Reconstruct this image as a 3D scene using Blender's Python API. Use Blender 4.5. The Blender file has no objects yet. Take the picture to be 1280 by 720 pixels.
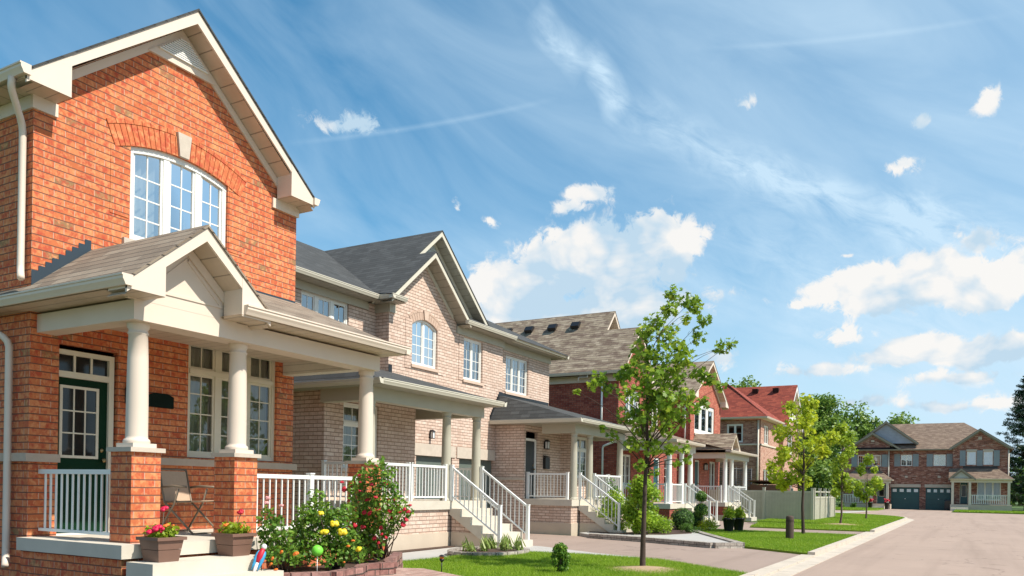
SKY, SUNE, EXPO, SSAT, SVAL = .074, 5.0, .38, 1.4, 1.6
import bpy, math, random
import numpy as np
from mathutils import Vector, Matrix, noise as mnoise
R = random.Random(7)
C = bpy.context.scene.collection
PI = math.pi
SUN = Vector((-.07, 1.0, -1.2)).normalized()

# ------------------------------------------------------------------ materials
def newmat(name):
    m = bpy.data.materials.new(name); m.use_nodes = True
    nt = m.node_tree; b = nt.nodes['Principled BSDF']
    return m, nt, b
def N(nt, t, **kw):
    n = nt.nodes.new(t)
    for k, v in kw.items():
        if k in n.inputs.keys() if isinstance(k, str) else False: n.inputs[k].default_value = v
        else: setattr(n, k, v)
    return n
def inp(n, **kw):
    for k, v in kw.items(): n.inputs[k.replace('_', ' ')].default_value = v
    return n
def col(c): return (c[0], c[1], c[2], 1)
def ramp(nt, stops, fac):
    r = nt.nodes.new('ShaderNodeValToRGB')
    while len(r.color_ramp.elements) < len(stops): r.color_ramp.elements.new(.5)
    for e, (p, c) in zip(r.color_ramp.elements, stops): e.position = p; e.color = col(c)
    nt.links.new(fac, r.inputs['Fac']); return r.outputs['Color']
def mix(nt, a, b, f, mode='MIX'):
    m = nt.nodes.new('ShaderNodeMix'); m.data_type = 'RGBA'; m.blend_type = mode
    for s, v in ((m.inputs[6], a), (m.inputs[7], b), (m.inputs[0], f)):
        if hasattr(v, 'links') or isinstance(v, bpy.types.NodeSocket): nt.links.new(v, s)
        else: s.default_value = v if not isinstance(v, tuple) else col(v)
    return m.outputs[2]
def math_(nt, op, a, b=None, c=None, clamp=False):
    m = nt.nodes.new('ShaderNodeMath'); m.operation = op; m.use_clamp = clamp
    for s, v in zip(m.inputs, (a, b, c)):
        if v is None: continue
        if isinstance(v, bpy.types.NodeSocket): nt.links.new(v, s)
        else: s.default_value = v
    return m.outputs[0]
def noise(nt, vec, scale, detail=4, rough=.55, dist=0):
    n = nt.nodes.new('ShaderNodeTexNoise'); inp(n, Scale=scale, Detail=detail, Roughness=rough, Distortion=dist)
    if vec is not None: nt.links.new(vec, n.inputs['Vector'])
    return n.outputs['Fac']
def uvn(nt): return nt.nodes.new('ShaderNodeUVMap').outputs[0]
def objn(nt): return nt.nodes.new('ShaderNodeTexCoord').outputs['Object']
def bump(nt, b, h, strength=.5, dist=.01):
    bp = nt.nodes.new('ShaderNodeBump'); inp(bp, Strength=strength, Distance=dist)
    nt.links.new(h, bp.inputs['Height']); nt.links.new(bp.outputs[0], b.inputs['Normal'])

def brick(name, stops, mortar, bw=.262, bh=.087, ms=.0065, mot=.35, dark=None, light=None, bed=None, mscale=1.0):
    """stops colour whole bricks; dark / light are the fired-in blotches; bed = raked bed joint colour"""
    m, nt, b = newmat(name); uv = uvn(nt)
    t = nt.nodes.new('ShaderNodeTexBrick'); nt.links.new(uv, t.inputs['Vector'])
    t.offset = .5; t.squash = 1
    inp(t, Scale=1, Brick_Width=bw, Row_Height=bh, Mortar_Size=ms, Mortar_Smooth=.25, Bias=0)
    t.inputs['Color1'].default_value = (0, 0, 0, 1); t.inputs['Color2'].default_value = (1, 1, 1, 1)
    t.inputs['Mortar'].default_value = (.5, .5, .5, 1)
    c = ramp(nt, stops, t.outputs['Color'])
    sep = nt.nodes.new('ShaderNodeSeparateXYZ'); nt.links.new(uv, sep.inputs[0])
    # blotches differ from brick to brick: shift the noise by the brick's own random value
    cmb = nt.nodes.new('ShaderNodeCombineXYZ'); nt.links.new(sep.outputs[0], cmb.inputs[0]); nt.links.new(math_(nt, 'MULTIPLY', sep.outputs[1], .8), cmb.inputs[1]); nt.links.new(math_(nt, 'MULTIPLY', t.outputs['Color'], 3.0), cmb.inputs[2])
    n1 = noise(nt, cmb.outputs[0], 13 * mscale, 5, .68); n3 = noise(nt, uv, 60, 3); n2 = noise(nt, uv, .6, 3); n5 = noise(nt, uv, 2.3, 4, .6)
    f = math_(nt, 'MULTIPLY', math_(nt, 'SUBTRACT', n1, .46), 7, clamp=True)
    c = mix(nt, c, dark or tuple(x * .55 for x in stops[0][1]), math_(nt, 'MULTIPLY', f, mot))
    if light:
        mp = nt.nodes.new('ShaderNodeMapping'); nt.links.new(cmb.outputs[0], mp.inputs[0]); mp.inputs['Location'].default_value = (5, 7, 3)
        n4 = noise(nt, mp.outputs[0], 15 * mscale, 5, .62); c = mix(nt, c, light, math_(nt, 'MULTIPLY', math_(nt, 'MULTIPLY', math_(nt, 'SUBTRACT', n4, .50), 7, clamp=True), .6))
    c = mix(nt, c, (.74, .70, .68), math_(nt, 'MULTIPLY', math_(nt, 'SUBTRACT', n2, .48), 1.4, clamp=True), 'MULTIPLY')
    c = mix(nt, c, (.86, .84, .82), math_(nt, 'MULTIPLY', math_(nt, 'SUBTRACT', n5, .5), 2.2, clamp=True), 'MULTIPLY')
    c = mix(nt, c, mortar, t.outputs['Fac'])
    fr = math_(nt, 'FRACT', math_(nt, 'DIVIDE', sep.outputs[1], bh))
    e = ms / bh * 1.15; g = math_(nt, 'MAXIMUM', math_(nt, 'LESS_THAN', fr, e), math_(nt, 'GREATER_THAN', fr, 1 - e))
    c = mix(nt, c, bed or mortar, math_(nt, 'MULTIPLY', g, .9))  # raked-joint shadow is put into the bed joint colour
    nt.links.new(c, b.inputs['Base Color']); b.inputs['Roughness'].default_value = .88
    h = math_(nt, 'ADD', math_(nt, 'SUBTRACT', 1, t.outputs['Fac']), math_(nt, 'MULTIPLY', n3, .35))
    bump(nt, b, h, .8, .006)
    return m
def shingle(name, stops, bw=.31, bh=.145, patch=0, pdark=(.1, .1, .1)):
    m, nt, b = newmat(name); uv = uvn(nt)
    t = nt.nodes.new('ShaderNodeTexBrick'); nt.links.new(uv, t.inputs['Vector'])
    t.offset = .37; t.offset_frequency = 2
    inp(t, Scale=1, Brick_Width=bw, Row_Height=bh, Mortar_Size=.004, Mortar_Smooth=.3, Bias=0)
    t.inputs['Color1'].default_value = (0, 0, 0, 1); t.inputs['Color2'].default_value = (1, 1, 1, 1)
    t.inputs['Mortar'].default_value = (.5, .5, .5, 1)
    c = ramp(nt, stops, t.outputs['Color'])
    if patch:
        pv = nt.nodes.new('ShaderNodeMapping'); nt.links.new(uv, pv.inputs[0]); pv.inputs['Scale'].default_value = (1.0, 3.0, 1)
        pn = noise(nt, pv.outputs[0], 1.5, 5, .7)
        c = mix(nt, c, pdark, math_(nt, 'MULTIPLY', math_(nt, 'MULTIPLY', math_(nt, 'SUBTRACT', pn, .47), 9, clamp=True), patch))
    n = noise(nt, uv, 140, 2)
    c = mix(nt, c, (.55, .55, .55), math_(nt, 'MULTIPLY', n, .6), 'MULTIPLY')
    c = mix(nt, c, (.02, .02, .02), math_(nt, 'MULTIPLY', t.outputs['Fac'], .45))
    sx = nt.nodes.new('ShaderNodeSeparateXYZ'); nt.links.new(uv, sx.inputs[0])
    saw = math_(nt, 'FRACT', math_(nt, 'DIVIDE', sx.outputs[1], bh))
    c = mix(nt, c, (.015, .012, .01), math_(nt, 'MULTIPLY', math_(nt, 'LESS_THAN', saw, .10), .85))  # dark line per course: shadow under the shingle edges, put into the colour
    nt.links.new(c, b.inputs['Base Color']); b.inputs['Roughness'].default_value = .92
    h = math_(nt, 'ADD', math_(nt, 'MULTIPLY', saw, -1), math_(nt, 'MULTIPLY', n, .5))
    bump(nt, b, h, .7, .012)
    return m
def plain(name, c, rough=.6, var=.12, scale=3, bstr=.1, metal=0, bscale=40):
    m, nt, b = newmat(name); o = objn(nt)
    n = noise(nt, o, scale, 6, .6)
    cc = mix(nt, c, tuple(x * (1 - var * 2) for x in c), n)
    nt.links.new(cc, b.inputs['Base Color'])
    n2 = noise(nt, o, bscale, 4)
    rr = math_(nt, 'MULTIPLY_ADD', n, .25, rough - .12)
    nt.links.new(rr, b.inputs['Roughness']); b.inputs['Metallic'].default_value = metal
    if bstr: bump(nt, b, n2, bstr, .004)
    return m
def grooved(name, c, axis, step, rough=.55, w=.06, depth=.004):
    m, nt, b = newmat(name); uv = uvn(nt)
    sx = nt.nodes.new('ShaderNodeSeparateXYZ'); nt.links.new(uv, sx.inputs[0])
    f = math_(nt, 'FRACT', math_(nt, 'DIVIDE', sx.outputs[axis], step))
    g = math_(nt, 'LESS_THAN', f, w)
    n = noise(nt, uv, 2, 6, .65)
    cc = mix(nt, c, tuple(x * .72 for x in c), math_(nt, 'MULTIPLY', math_(nt, 'SUBTRACT', n, .3), 1.8, clamp=True))
    cc = mix(nt, cc, tuple(x * .45 for x in c), g)
    nt.links.new(cc, b.inputs['Base Color']); b.inputs['Roughness'].default_value = rough
    bump(nt, b, math_(nt, 'SUBTRACT', 1, g), .8, depth)
    return m
def leafmat(name, c1, c2, c3=None, trans=.45):
    m, nt, b = newmat(name)
    a = nt.nodes.new('ShaderNodeAttribute'); a.attribute_name = 'tint'
    st = [(0, c1), (.6, c2)] + ([(1, c3)] if c3 else [])
    c = ramp(nt, st, a.outputs['Fac'])
    nt.links.new(c, b.inputs['Base Color']); b.inputs['Roughness'].default_value = .45
    b.inputs['Specular IOR Level'].default_value = .35
    tr = nt.nodes.new('ShaderNodeBsdfTranslucent')
    tc = mix(nt, c, (1.0, 1.0, .35), .55, 'MULTIPLY'); tc2 = mix(nt, tc, tc, 0)
    g = nt.nodes.new('ShaderNodeGamma'); nt.links.new(tc, g.inputs[0]); g.inputs[1].default_value = .8
    nt.links.new(g.outputs[0], tr.inputs[0])
    ms = nt.nodes.new('ShaderNodeMixShader'); ms.inputs[0].default_value = trans
    nt.links.new(b.outputs[0], ms.inputs[1]); nt.links.new(tr.outputs[0], ms.inputs[2])
    nt.links.new(ms.outputs[0], nt.nodes['Material Output'].inputs['Surface'])
    return m
def glassmat(name, tint=(.75, .8, .8), refl=.35):
    m = bpy.data.materials.new(name); m.use_nodes = True; nt = m.node_tree; nt.nodes.clear()
    out = nt.nodes.new('ShaderNodeOutputMaterial'); ms = nt.nodes.new('ShaderNodeMixShader')
    t = nt.nodes.new('ShaderNodeBsdfTransparent'); t.inputs[0].default_value = col(tint)
    g = nt.nodes.new('ShaderNodeBsdfGlossy'); g.inputs['Roughness'].default_value = .004
    fr = nt.nodes.new('ShaderNodeFresnel'); fr.inputs[0].default_value = 1.5
    f = math_(nt, 'MULTIPLY_ADD', fr.outputs[0], 1.6, refl, clamp=True)
    o = objn(nt); bp = nt.nodes.new('ShaderNodeBump'); inp(bp, Strength=.12, Distance=.01)
    nt.links.new(noise(nt, o, 1.6, 2), bp.inputs['Height']); nt.links.new(bp.outputs[0], g.inputs['Normal'])
    nt.links.new(f, ms.inputs[0]); nt.links.new(t.outputs[0], ms.inputs[1]); nt.links.new(g.outputs[0], ms.inputs[2])
    nt.links.new(ms.outputs[0], out.inputs[0]); return m
def asphalt(name, c, patch=.25):
    m, nt, b = newmat(name); o = objn(nt)
    n1 = noise(nt, o, .35, 5, .6); n2 = noise(nt, o, 3, 6, .7); n3 = noise(nt, o, 120, 2)
    cc = mix(nt, c, tuple(x * (1 - patch) for x in c), math_(nt, 'MULTIPLY', math_(nt, 'SUBTRACT', n1, .35), 2.2, clamp=True))
    cc = mix(nt, cc, tuple(x * .72 for x in c), math_(nt, 'MULTIPLY', n2, .5))
    cc = mix(nt, cc, (.5, .5, .5), math_(nt, 'MULTIPLY', n3, .6), 'MULTIPLY')
    # hairline cracks
    v = nt.nodes.new('ShaderNodeTexVoronoi'); v.feature = 'DISTANCE_TO_EDGE'; v.inputs['Scale'].default_value = .16
    w = nt.nodes.new('ShaderNodeMix'); w.data_type = 'VECTOR'
    nz = nt.nodes.new('ShaderNodeTexNoise'); inp(nz, Scale=.8, Detail=6); nt.links.new(o, nz.inputs['Vector'])
    w.inputs[0].default_value = .25
    nt.links.new(o, w.inputs[4]); 
    sc = nt.nodes.new('ShaderNodeVectorMath'); sc.operation = 'SCALE'; sc.inputs['Scale'].default_value = 8
    nt.links.new(nz.outputs['Color'], sc.inputs[0]); nt.links.new(sc.outputs[0], w.inputs[5])
    nt.links.new(w.outputs[1], v.inputs['Vector'])
    cr = math_(nt, 'LESS_THAN', v.outputs['Distance'], .0042)
    cc = mix(nt, cc, tuple(x * .45 for x in c), math_(nt, 'MULTIPLY', cr, .6))
    tr = nt.nodes.new('ShaderNodeMapping'); nt.links.new(o, tr.inputs[0]); tr.inputs['Scale'].default_value = (.06, 1.3, 1)
    n6 = noise(nt, tr.outputs[0], 1.0, 4, .6); cc = mix(nt, cc, (.80, .79, .78), math_(nt, 'MULTIPLY', math_(nt, 'SUBTRACT', n6, .5), 3.5, clamp=True), 'MULTIPLY')
    sp = noise(nt, o, 1.1, 3, .5); cc = mix(nt, cc, (.62, .60, .58), math_(nt, 'MULTIPLY', math_(nt, 'SUBTRACT', sp, .66), 9, clamp=True), 'MULTIPLY')
    nt.links.new(cc, b.inputs['Base Color']); b.inputs['Roughness'].default_value = .9
    bump(nt, b, n3, .4, .004); return m
def grassmat(name):
    m, nt, b = newmat(name); a = nt.nodes.new('ShaderNodeAttribute'); a.attribute_name = 'tint'
    c = ramp(nt, [(0, (.11, .24, .012)), (.55, (.28, .42, .02)), (.9, (.44, .56, .05)), (1, (.45, .42, .16))], a.outputs['Fac'])
    nt.links.new(c, b.inputs['Base Color']); b.inputs['Roughness'].default_value = .6
    tr = nt.nodes.new('ShaderNodeBsdfTranslucent'); nt.links.new(c, tr.inputs[0])
    ms = nt.nodes.new('ShaderNodeMixShader'); ms.inputs[0].default_value = .35
    nt.links.new(b.outputs[0], ms.inputs[1]); nt.links.new(tr.outputs[0], ms.inputs[2])
    nt.links.new(ms.outputs[0], nt.nodes['Material Output'].inputs['Surface']); return m

M = {}
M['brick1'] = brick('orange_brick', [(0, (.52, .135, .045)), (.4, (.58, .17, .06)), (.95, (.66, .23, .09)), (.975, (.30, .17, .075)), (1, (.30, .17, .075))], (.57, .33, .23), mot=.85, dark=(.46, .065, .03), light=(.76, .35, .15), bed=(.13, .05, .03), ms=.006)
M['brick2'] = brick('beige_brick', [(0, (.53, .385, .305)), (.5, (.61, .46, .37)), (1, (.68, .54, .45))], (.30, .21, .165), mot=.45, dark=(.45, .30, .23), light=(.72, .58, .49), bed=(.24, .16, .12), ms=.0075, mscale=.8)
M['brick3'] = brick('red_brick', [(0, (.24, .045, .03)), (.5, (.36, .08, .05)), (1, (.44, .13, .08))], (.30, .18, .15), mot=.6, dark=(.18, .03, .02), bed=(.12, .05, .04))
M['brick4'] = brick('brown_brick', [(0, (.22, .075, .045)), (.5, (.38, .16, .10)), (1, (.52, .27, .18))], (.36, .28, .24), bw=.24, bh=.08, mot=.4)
M['brick5'] = brick('mottled_brick', [(0, (.15, .045, .03)), (.45, (.29, .10, .065)), (.8, (.42, .19, .13)), (1, (.50, .33, .26))], (.30, .22, .18), bw=.3, bh=.09, mot=.5)
M['roof1'] = shingle('brown_shingles', [(0, (.20, .155, .115)), (.5, (.27, .21, .155)), (1, (.33, .27, .205))])
M['roof2'] = shingle('charcoal_shingles', [(0, (.05, .052, .052)), (.5, (.062, .064, .064)), (1, (.085, .088, .088))])
M['roof3'] = shingle('tan_shingles', [(0, (.25, .19, .13)), (.5, (.34, .27, .19)), (1, (.42, .34, .25))], patch=.85, pdark=(.15, .095, .07))
M['roof4'] = shingle('red_shingles', [(0, (.22, .036, .02)), (.5, (.29, .05, .028)), (1, (.37, .075, .04))])
M['roof5'] = shingle('brown_patchy_shingles', [(0, (.19, .13, .09)), (.5, (.26, .18, .13)), (1, (.33, .24, .17))], patch=.6, pdark=(.14, .085, .06))
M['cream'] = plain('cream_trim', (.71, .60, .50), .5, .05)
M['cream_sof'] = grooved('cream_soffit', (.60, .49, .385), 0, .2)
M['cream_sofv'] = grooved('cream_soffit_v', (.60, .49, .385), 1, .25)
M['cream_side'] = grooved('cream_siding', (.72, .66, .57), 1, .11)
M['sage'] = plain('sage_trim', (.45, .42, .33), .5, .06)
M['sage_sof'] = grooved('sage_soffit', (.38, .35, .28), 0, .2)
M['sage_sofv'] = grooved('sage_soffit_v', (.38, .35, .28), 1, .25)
M['sage_side'] = grooved('sage_siding', (.52, .55, .52), 1, .12)
M['tan'] = plain('tan_trim', (.66, .58, .48), .5, .06)
M['grey_side'] = grooved('grey_siding', (.34, .39, .45), 1, .16)
M['olive'] = plain('olive_trim', (.27, .25, .20), .55, .08)
M['white'] = plain('white_paint', (.80, .80, .77), .4, .03, bstr=.03)
M['winwhite'] = plain('window_white', (.78, .77, .72), .35, .03, bstr=.02)
M['wincream'] = plain('window_cream', (.72, .64, .50), .35, .04, bstr=.02)
M['stone'] = plain('limestone', (.60, .52, .43), .85, .16, 8, .6)
M['stonegrey'] = plain('grey_sill_stone', (.58, .45, .35), .85, .15, 8, .6)
M['conc'] = plain('concrete', (.66, .60, .50), .85, .15, 2.5, .35)
M['concdark'] = plain('parged_concrete', (.60, .50, .39), .9, .14, 1.5, .3)
M['walk'] = plain('walk_concrete', (.48, .46, .43), .9, .15, 1.2, .3)
M['kerb'] = grooved('kerb_concrete', (.56, .485, .40), 0, 1.9, .9, .016, .01)
M['road'] = asphalt('road_asphalt', (.47, .345, .275), .16)
M['drive'] = asphalt('driveway_asphalt', (.41, .305, .25), .18)
M['dgreen'] = plain('dark_green_door', (.004, .03, .012), .6, .1, bstr=.02)
M['black'] = plain('black_metal', (.015, .015, .017), .4, .1, bstr=.05)
M['plaque'] = plain('dark_plaque', (.008, .018, .014), .85, .2); M['plaque'].node_tree.nodes['Principled BSDF'].inputs['Specular IOR Level'].default_value = .15; M['dgreen'].node_tree.nodes['Principled BSDF'].inputs['Specular IOR Level'].default_value = .12
M['flash'] = plain('blue_black_flashing', (.025, .045, .065), .45, .1, bstr=.1)
M['teal'] = grooved('teal_garage_door', (.010, .078, .082), 1, .52, .4, .03, .006)
M['tealdoor'] = plain('teal_door', (.014, .085, .095), .4, .1, bstr=.02)
M['shutter'] = grooved('blue_grey_shutter', (.30, .35, .37), 1, .07, .5, .3, .01)
M['fence'] = grooved('grey_vinyl', (.46, .43, .35), 0, .15, .5, .05)
M['greyvinyl'] = plain('grey_vinyl_post', (.50, .47, .39), .5, .06, bstr=.03)
M['curtain'] = plain('white_curtain', (.82, .82, .80), .9, .05, 3, 0)
M['curtgreen'] = plain('beige_curtain', (.66, .60, .48), .9, .1, 3, 0)
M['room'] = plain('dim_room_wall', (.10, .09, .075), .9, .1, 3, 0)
M['glass'] = glassmat('window_glass', refl=.36)
M['glassdim'] = glassmat('shaded_glass', (.70, .75, .72), refl=.06)
M['pot'] = plain('brown_plastic', (.19, .105, .075), .5, .1, 6, .15)
M['potblack'] = plain('black_plastic', (.02, .02, .022), .45, .1, 6, .1)
M['soil'] = plain('dark_mulch', (.10, .055, .035), .95, .35, 14, 1.0)
M['mulch'] = plain('straw_mulch', (.52, .36, .22), .95, .25, 14, 1.0)
M['paver'] = brick('pink_pavers', [(0, (.34, .20, .16)), (.5, (.44, .28, .23)), (1, (.52, .36, .30))], (.25, .2, .17), .2, .1, .005, .2)
M['block'] = brick('garden_block', [(0, (.22, .10, .085)), (.5, (.32, .16, .135)), (1, (.40, .22, .19))], (.08, .06, .05), .24, .095, .008, .5)
M['blockgrey'] = brick('grey_garden_block', [(0, (.30, .26, .22)), (.5, (.40, .35, .30)), (1, (.50, .45, .39))], (.12, .10, .09), .35, .09, .008, .5)
M['bark'] = plain('young_bark', (.16, .115, .085), .95, .3, 12, 1.0)
M['darkbark'] = plain('dark_bark', (.09, .06, .045), .95, .3, 8, 1.0)
M['postwood'] = plain('weathered_brown_post', (.085, .055, .038), .85, .2, 5, .6)
M['woodbrown'] = grooved('brown_wood', (.20, .09, .05), 0, .14)
M['sling'] = plain('taupe_sling', (.52, .38, .27), .85, .08, 30, .4)
M['chairmetal'] = plain('bronze_chair_frame', (.22, .17, .12), .4, .1)
M['lamp'] = plain('frosted_lamp_glass', (.75, .78, .78), .15, .05, bstr=0)
M['leafA'] = leafmat('maple_leaf', (.06, .14, .012), (.20, .33, .025), (.50, .56, .06))
M['leafB'] = leafmat('golden_maple_leaf', (.20, .30, .012), (.46, .54, .025), (.68, .66, .06))
M['leafC'] = leafmat('fresh_green_leaf', (.14, .24, .02), (.32, .44, .03), (.50, .56, .06))
M['leafrose'] = leafmat('rose_leaf', (.04, .11, .014), (.14, .28, .03), (.36, .46, .07), .3)
M['leafdark'] = leafmat('boxwood_leaf', (.035, .09, .014), (.09, .19, .025), (.20, .33, .05), .25)
M['leafbright'] = leafmat('lime_leaf', (.14, .26, .02), (.30, .46, .03), (.5, .6, .06), .4)
M['leaffar'] = leafmat('woodland_leaf', (.09, .17, .03), (.20, .32, .055), (.34, .45, .10), .3)
M['needle'] = leafmat('dark_needles', (.012, .035, .014), (.03, .075, .025), (.06, .12, .04), .15)
M['grass'] = grassmat('grass_blades')
M['lawn'] = plain('lawn_thatch', (.22, .33, .022), .95, .25, 1.2, .8)
M['field'] = plain('field_grass', (.09, .16, .03), .95, .3, .3, .5)
def petal(name, c): return plain(name, c, .5, .15, 40, .1)
M['red'] = petal('red_petal', (.52, .008, .03)); M['pink'] = petal('magenta_petal', (.70, .008, .07)); M['yellow'] = petal('yellow_petal', (.85, .66, .02))
M['orange'] = petal('orange_petal', (.85, .20, .02)); M['coral'] = petal('pale_pink_petal', (.75, .35, .33))
M['blue'] = petal('blue_paint', (.04, .33, .6)); M['whitep'] = petal('white_paint_orn', (.8, .8, .8)); M['lime'] = petal('lime_ball', (.20, .75, .06))
M['brickplain1'] = brick('arch_brick', [(0, (.52, .135, .045)), (1, (.62, .20, .08))], (.3, .1, .05), 50, 50, .0001, .8, dark=(.46, .065, .03), light=(.76, .35, .15))
M['brickplain2'] = plain('beige_arch_brick', (.60, .43, .33), .88, .2, 9, .4)
M['brickband2'] = plain('beige_stone', (.62, .47, .37), .88, .12, 9, .3)
M['brick3o'] = brick('sunny_red_brick', [(0, (.36, .085, .05)), (.5, (.46, .12, .07)), (1, (.52, .18, .11))], (.45, .28, .22), mot=.6, dark=(.36, .07, .045), bed=(.17, .07, .05))  # sunlit copy of the red brick, the sun put into a brighter colour
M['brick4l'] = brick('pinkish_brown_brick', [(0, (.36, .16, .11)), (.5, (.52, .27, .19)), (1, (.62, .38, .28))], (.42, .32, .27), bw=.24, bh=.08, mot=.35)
M['roof4l'] = shingle('pale_red_cap', [(0, (.33, .075, .05)), (1, (.38, .095, .06))])
M['sagelight'] = plain('light_sage_trim', (.60, .56, .46), .5, .05)
M['sagedoor'] = grooved('sage_garage_door', (.12, .15, .13), 1, .5, .5, .03, .006)
M['leafpale'] = leafmat('pale_shoot', (.12, .2, .04), (.25, .34, .08), (.5, .5, .2), .3)

# ------------------------------------------------------------------ mesh builder
class MB:
    """ax=None: points are world/thing coordinates. ax='Y': (a,off,z)->(a,pos+off,z); ax='X': (pos+off,a,z)."""
    def __init__(s, ax=None, pos=0):
        s.v = []; s.f = []; s.m = []; s.ax = ax; s.pos = pos; s.smooth = []
    def T(s, p):
        if s.ax == 'Y': return (p[0], s.pos + p[1], p[2])
        if s.ax == 'X': return (s.pos + p[1], p[0], p[2])
        return tuple(p)
    def poly(s, pts, m=0, sm=False):
        i = len(s.v); s.v += [s.T(p) for p in pts]; s.f.append(tuple(range(i, i + len(pts)))); s.m.append(m); s.smooth.append(sm)
    def idx(s, vs, fs, m=0, sm=False):
        i = len(s.v); s.v += [s.T(p) for p in vs]
        for f in fs: s.f.append(tuple(i + k for k in f)); s.m.append(m); s.smooth.append(sm)
    def box(s, x0, x1, y0, y1, z0, z1, m=0):
        vs = [(x0, y0, z0), (x1, y0, z0), (x1, y1, z0), (x0, y1, z0), (x0, y0, z1), (x1, y0, z1), (x1, y1, z1), (x0, y1, z1)]
        s.idx(vs, [(0, 3, 2, 1), (4, 5, 6, 7), (0, 1, 5, 4), (1, 2, 6, 5), (2, 3, 7, 6), (3, 0, 4, 7)], m)
    def slab(s, pts, t, m=0, mb=None):
        """polygon thickened straight down by t"""
        n = len(pts); lo = [(p[0], p[1], p[2] - t) for p in pts]
        s.idx(list(pts) + lo, [tuple(range(n))] + [tuple(range(2 * n - 1, n - 1, -1))] + [(k, (k + 1) % n, (k + 1) % n + n, k + n) for k in range(n)], m)
    def extr(s, pts, d, m=0):
        """polygon extruded by vector d"""
        n = len(pts); lo = [(p[0] + d[0], p[1] + d[1], p[2] + d[2]) for p in pts]
        s.idx(list(pts) + lo, [tuple(range(n)), tuple(range(2 * n - 1, n - 1, -1))] + [(k, (k + 1) % n, (k + 1) % n + n, k + n) for k in range(n)], m)
    def tube(s, path, r, n=8, m=0, cap=True):
        P = [Vector(p) for p in path]; rs = r if isinstance(r, (list, tuple)) else [r] * len(P)
        vs = []; fs = []; prev = None
        for i, p in enumerate(P):
            d = (P[min(i + 1, len(P) - 1)] - P[max(i - 1, 0)]).normalized()
            if prev is None: a = d.orthogonal().normalized()
            else: a = (prev - d * prev.dot(d)).normalized()
            prev = a; b = d.cross(a)
            for k in range(n):
                t = 2 * PI * k / n; vs.append(p + (a * math.cos(t) + b * math.sin(t)) * rs[i])
        for i in range(len(P) - 1):
            for k in range(n): fs.append((i * n + k, i * n + (k + 1) % n, (i + 1) * n + (k + 1) % n, (i + 1) * n + k))
        if cap: fs += [tuple(range(n - 1, -1, -1)), tuple(range((len(P) - 1) * n, len(P) * n))]
        s.idx([tuple(v) for v in vs], fs, m, True)
    def lathe(s, prof, cx, cy, n=20, m=0, sq=1):
        vs = []; fs = []
        for r, z in prof:
            for k in range(n): t = 2 * PI * k / n; vs.append((cx + r * math.cos(t), cy + r * sq * math.sin(t), z))
        L = len(prof)
        for i in range(L - 1):
            for k in range(n): fs.append((i * n + k, i * n + (k + 1) % n, (i + 1) * n + (k + 1) % n, (i + 1) * n + k))
        s.idx(vs, fs, m, True); s.idx(vs[:n], [tuple(range(n - 1, -1, -1))], m); s.idx(vs[-n:], [tuple(range(n))], m)
    def ball(s, c, r, m=0, nu=10, nv=7, j=0, sc=(1, 1, 1)):
        vs = []; fs = []
        for i in range(nv + 1):
            ph = PI * i / nv
            for k in range(nu):
                t = 2 * PI * k / nu; q = 1 + (R.random() - .5) * j
                vs.append((c[0] + r * sc[0] * q * math.sin(ph) * math.cos(t), c[1] + r * sc[1] * q * math.sin(ph) * math.sin(t), c[2] + r * sc[2] * q * math.cos(ph)))
        for i in range(nv):
            for k in range(nu): fs.append((i * nu + k, i * nu + (k + 1) % nu, (i + 1) * nu + (k + 1) % nu, (i + 1) * nu + k))
        s.idx(vs, fs, m, True)
    def build(s, name, mats, parent=None, tint=None):
        if isinstance(mats, str): mats = [mats]
        o0 = Vector((0, 0, 0)); p = parent
        if p is not None:
            root = p
            while root.parent: root = root.parent
            if root.get('_abs', 0): o0 = root.location.copy()
        me = bpy.data.meshes.new(name)
        vs = [(v[0] - o0.x, v[1] - o0.y, v[2] - o0.z) for v in s.v]
        me.from_pydata(vs, [], s.f)
        for k in mats: me.materials.append(M[k])
        me.polygons.foreach_set('material_index', s.m); me.polygons.foreach_set('use_smooth', s.smooth)
        uv = me.uv_layers.new(name='UVMap'); data = []
        for f in s.f:
            a, b, c = Vector(s.v[f[0]]), Vector(s.v[f[1]]), Vector(s.v[f[2]])
            n = (b - a).cross(c - a)
            if n.length < 1e-12 and len(f) > 3: n = (c - a).cross(Vector(s.v[f[3]]) - a)
            if n.length < 1e-12: n = Vector((0, 0, 1))
            n.normalize()
            if abs(n.z) > .995: u, v = Vector((1, 0, 0)), Vector((0, 1, 0))
            else:
                u = Vector((-n.y, n.x, 0)).normalized()
                if u.x + u.y * .9 < 0: u = -u
                v = n.cross(u)
                if v.z < 0: v = -v
            for i in f:
                q = Vector(s.v[i]); data += [q.dot(u), q.dot(v)]
        uv.data.foreach_set('uv', data)
        me.update()
        o = bpy.data.objects.new(name, me); C.objects.link(o)
        if parent is not None: o.parent = parent
        return o
def thing(name, label, cat, loc=(0, 0, 0), rz=0, group=None, absm=True):
    o = bpy.data.objects.new(name, None); C.objects.link(o); o.location = loc; o.rotation_euler = (0, 0, rz)
    o.empty_display_size = .2
    o['label'] = label; o['category'] = cat
    if group: o['group'] = group
    if absm: o['_abs'] = 1
    return o
def tag(o, label=None, cat=None, group=None, kind=None):
    if label: o['label'] = label
    if cat: o['category'] = cat
    if group: o['group'] = group
    if kind: o['kind'] = kind
    return o
def copy_tree(o, parent=None):
    c = o.copy(); C.objects.link(c); c.parent = parent
    for ch in list(o.children): copy_tree(ch, c)
    return c

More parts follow.
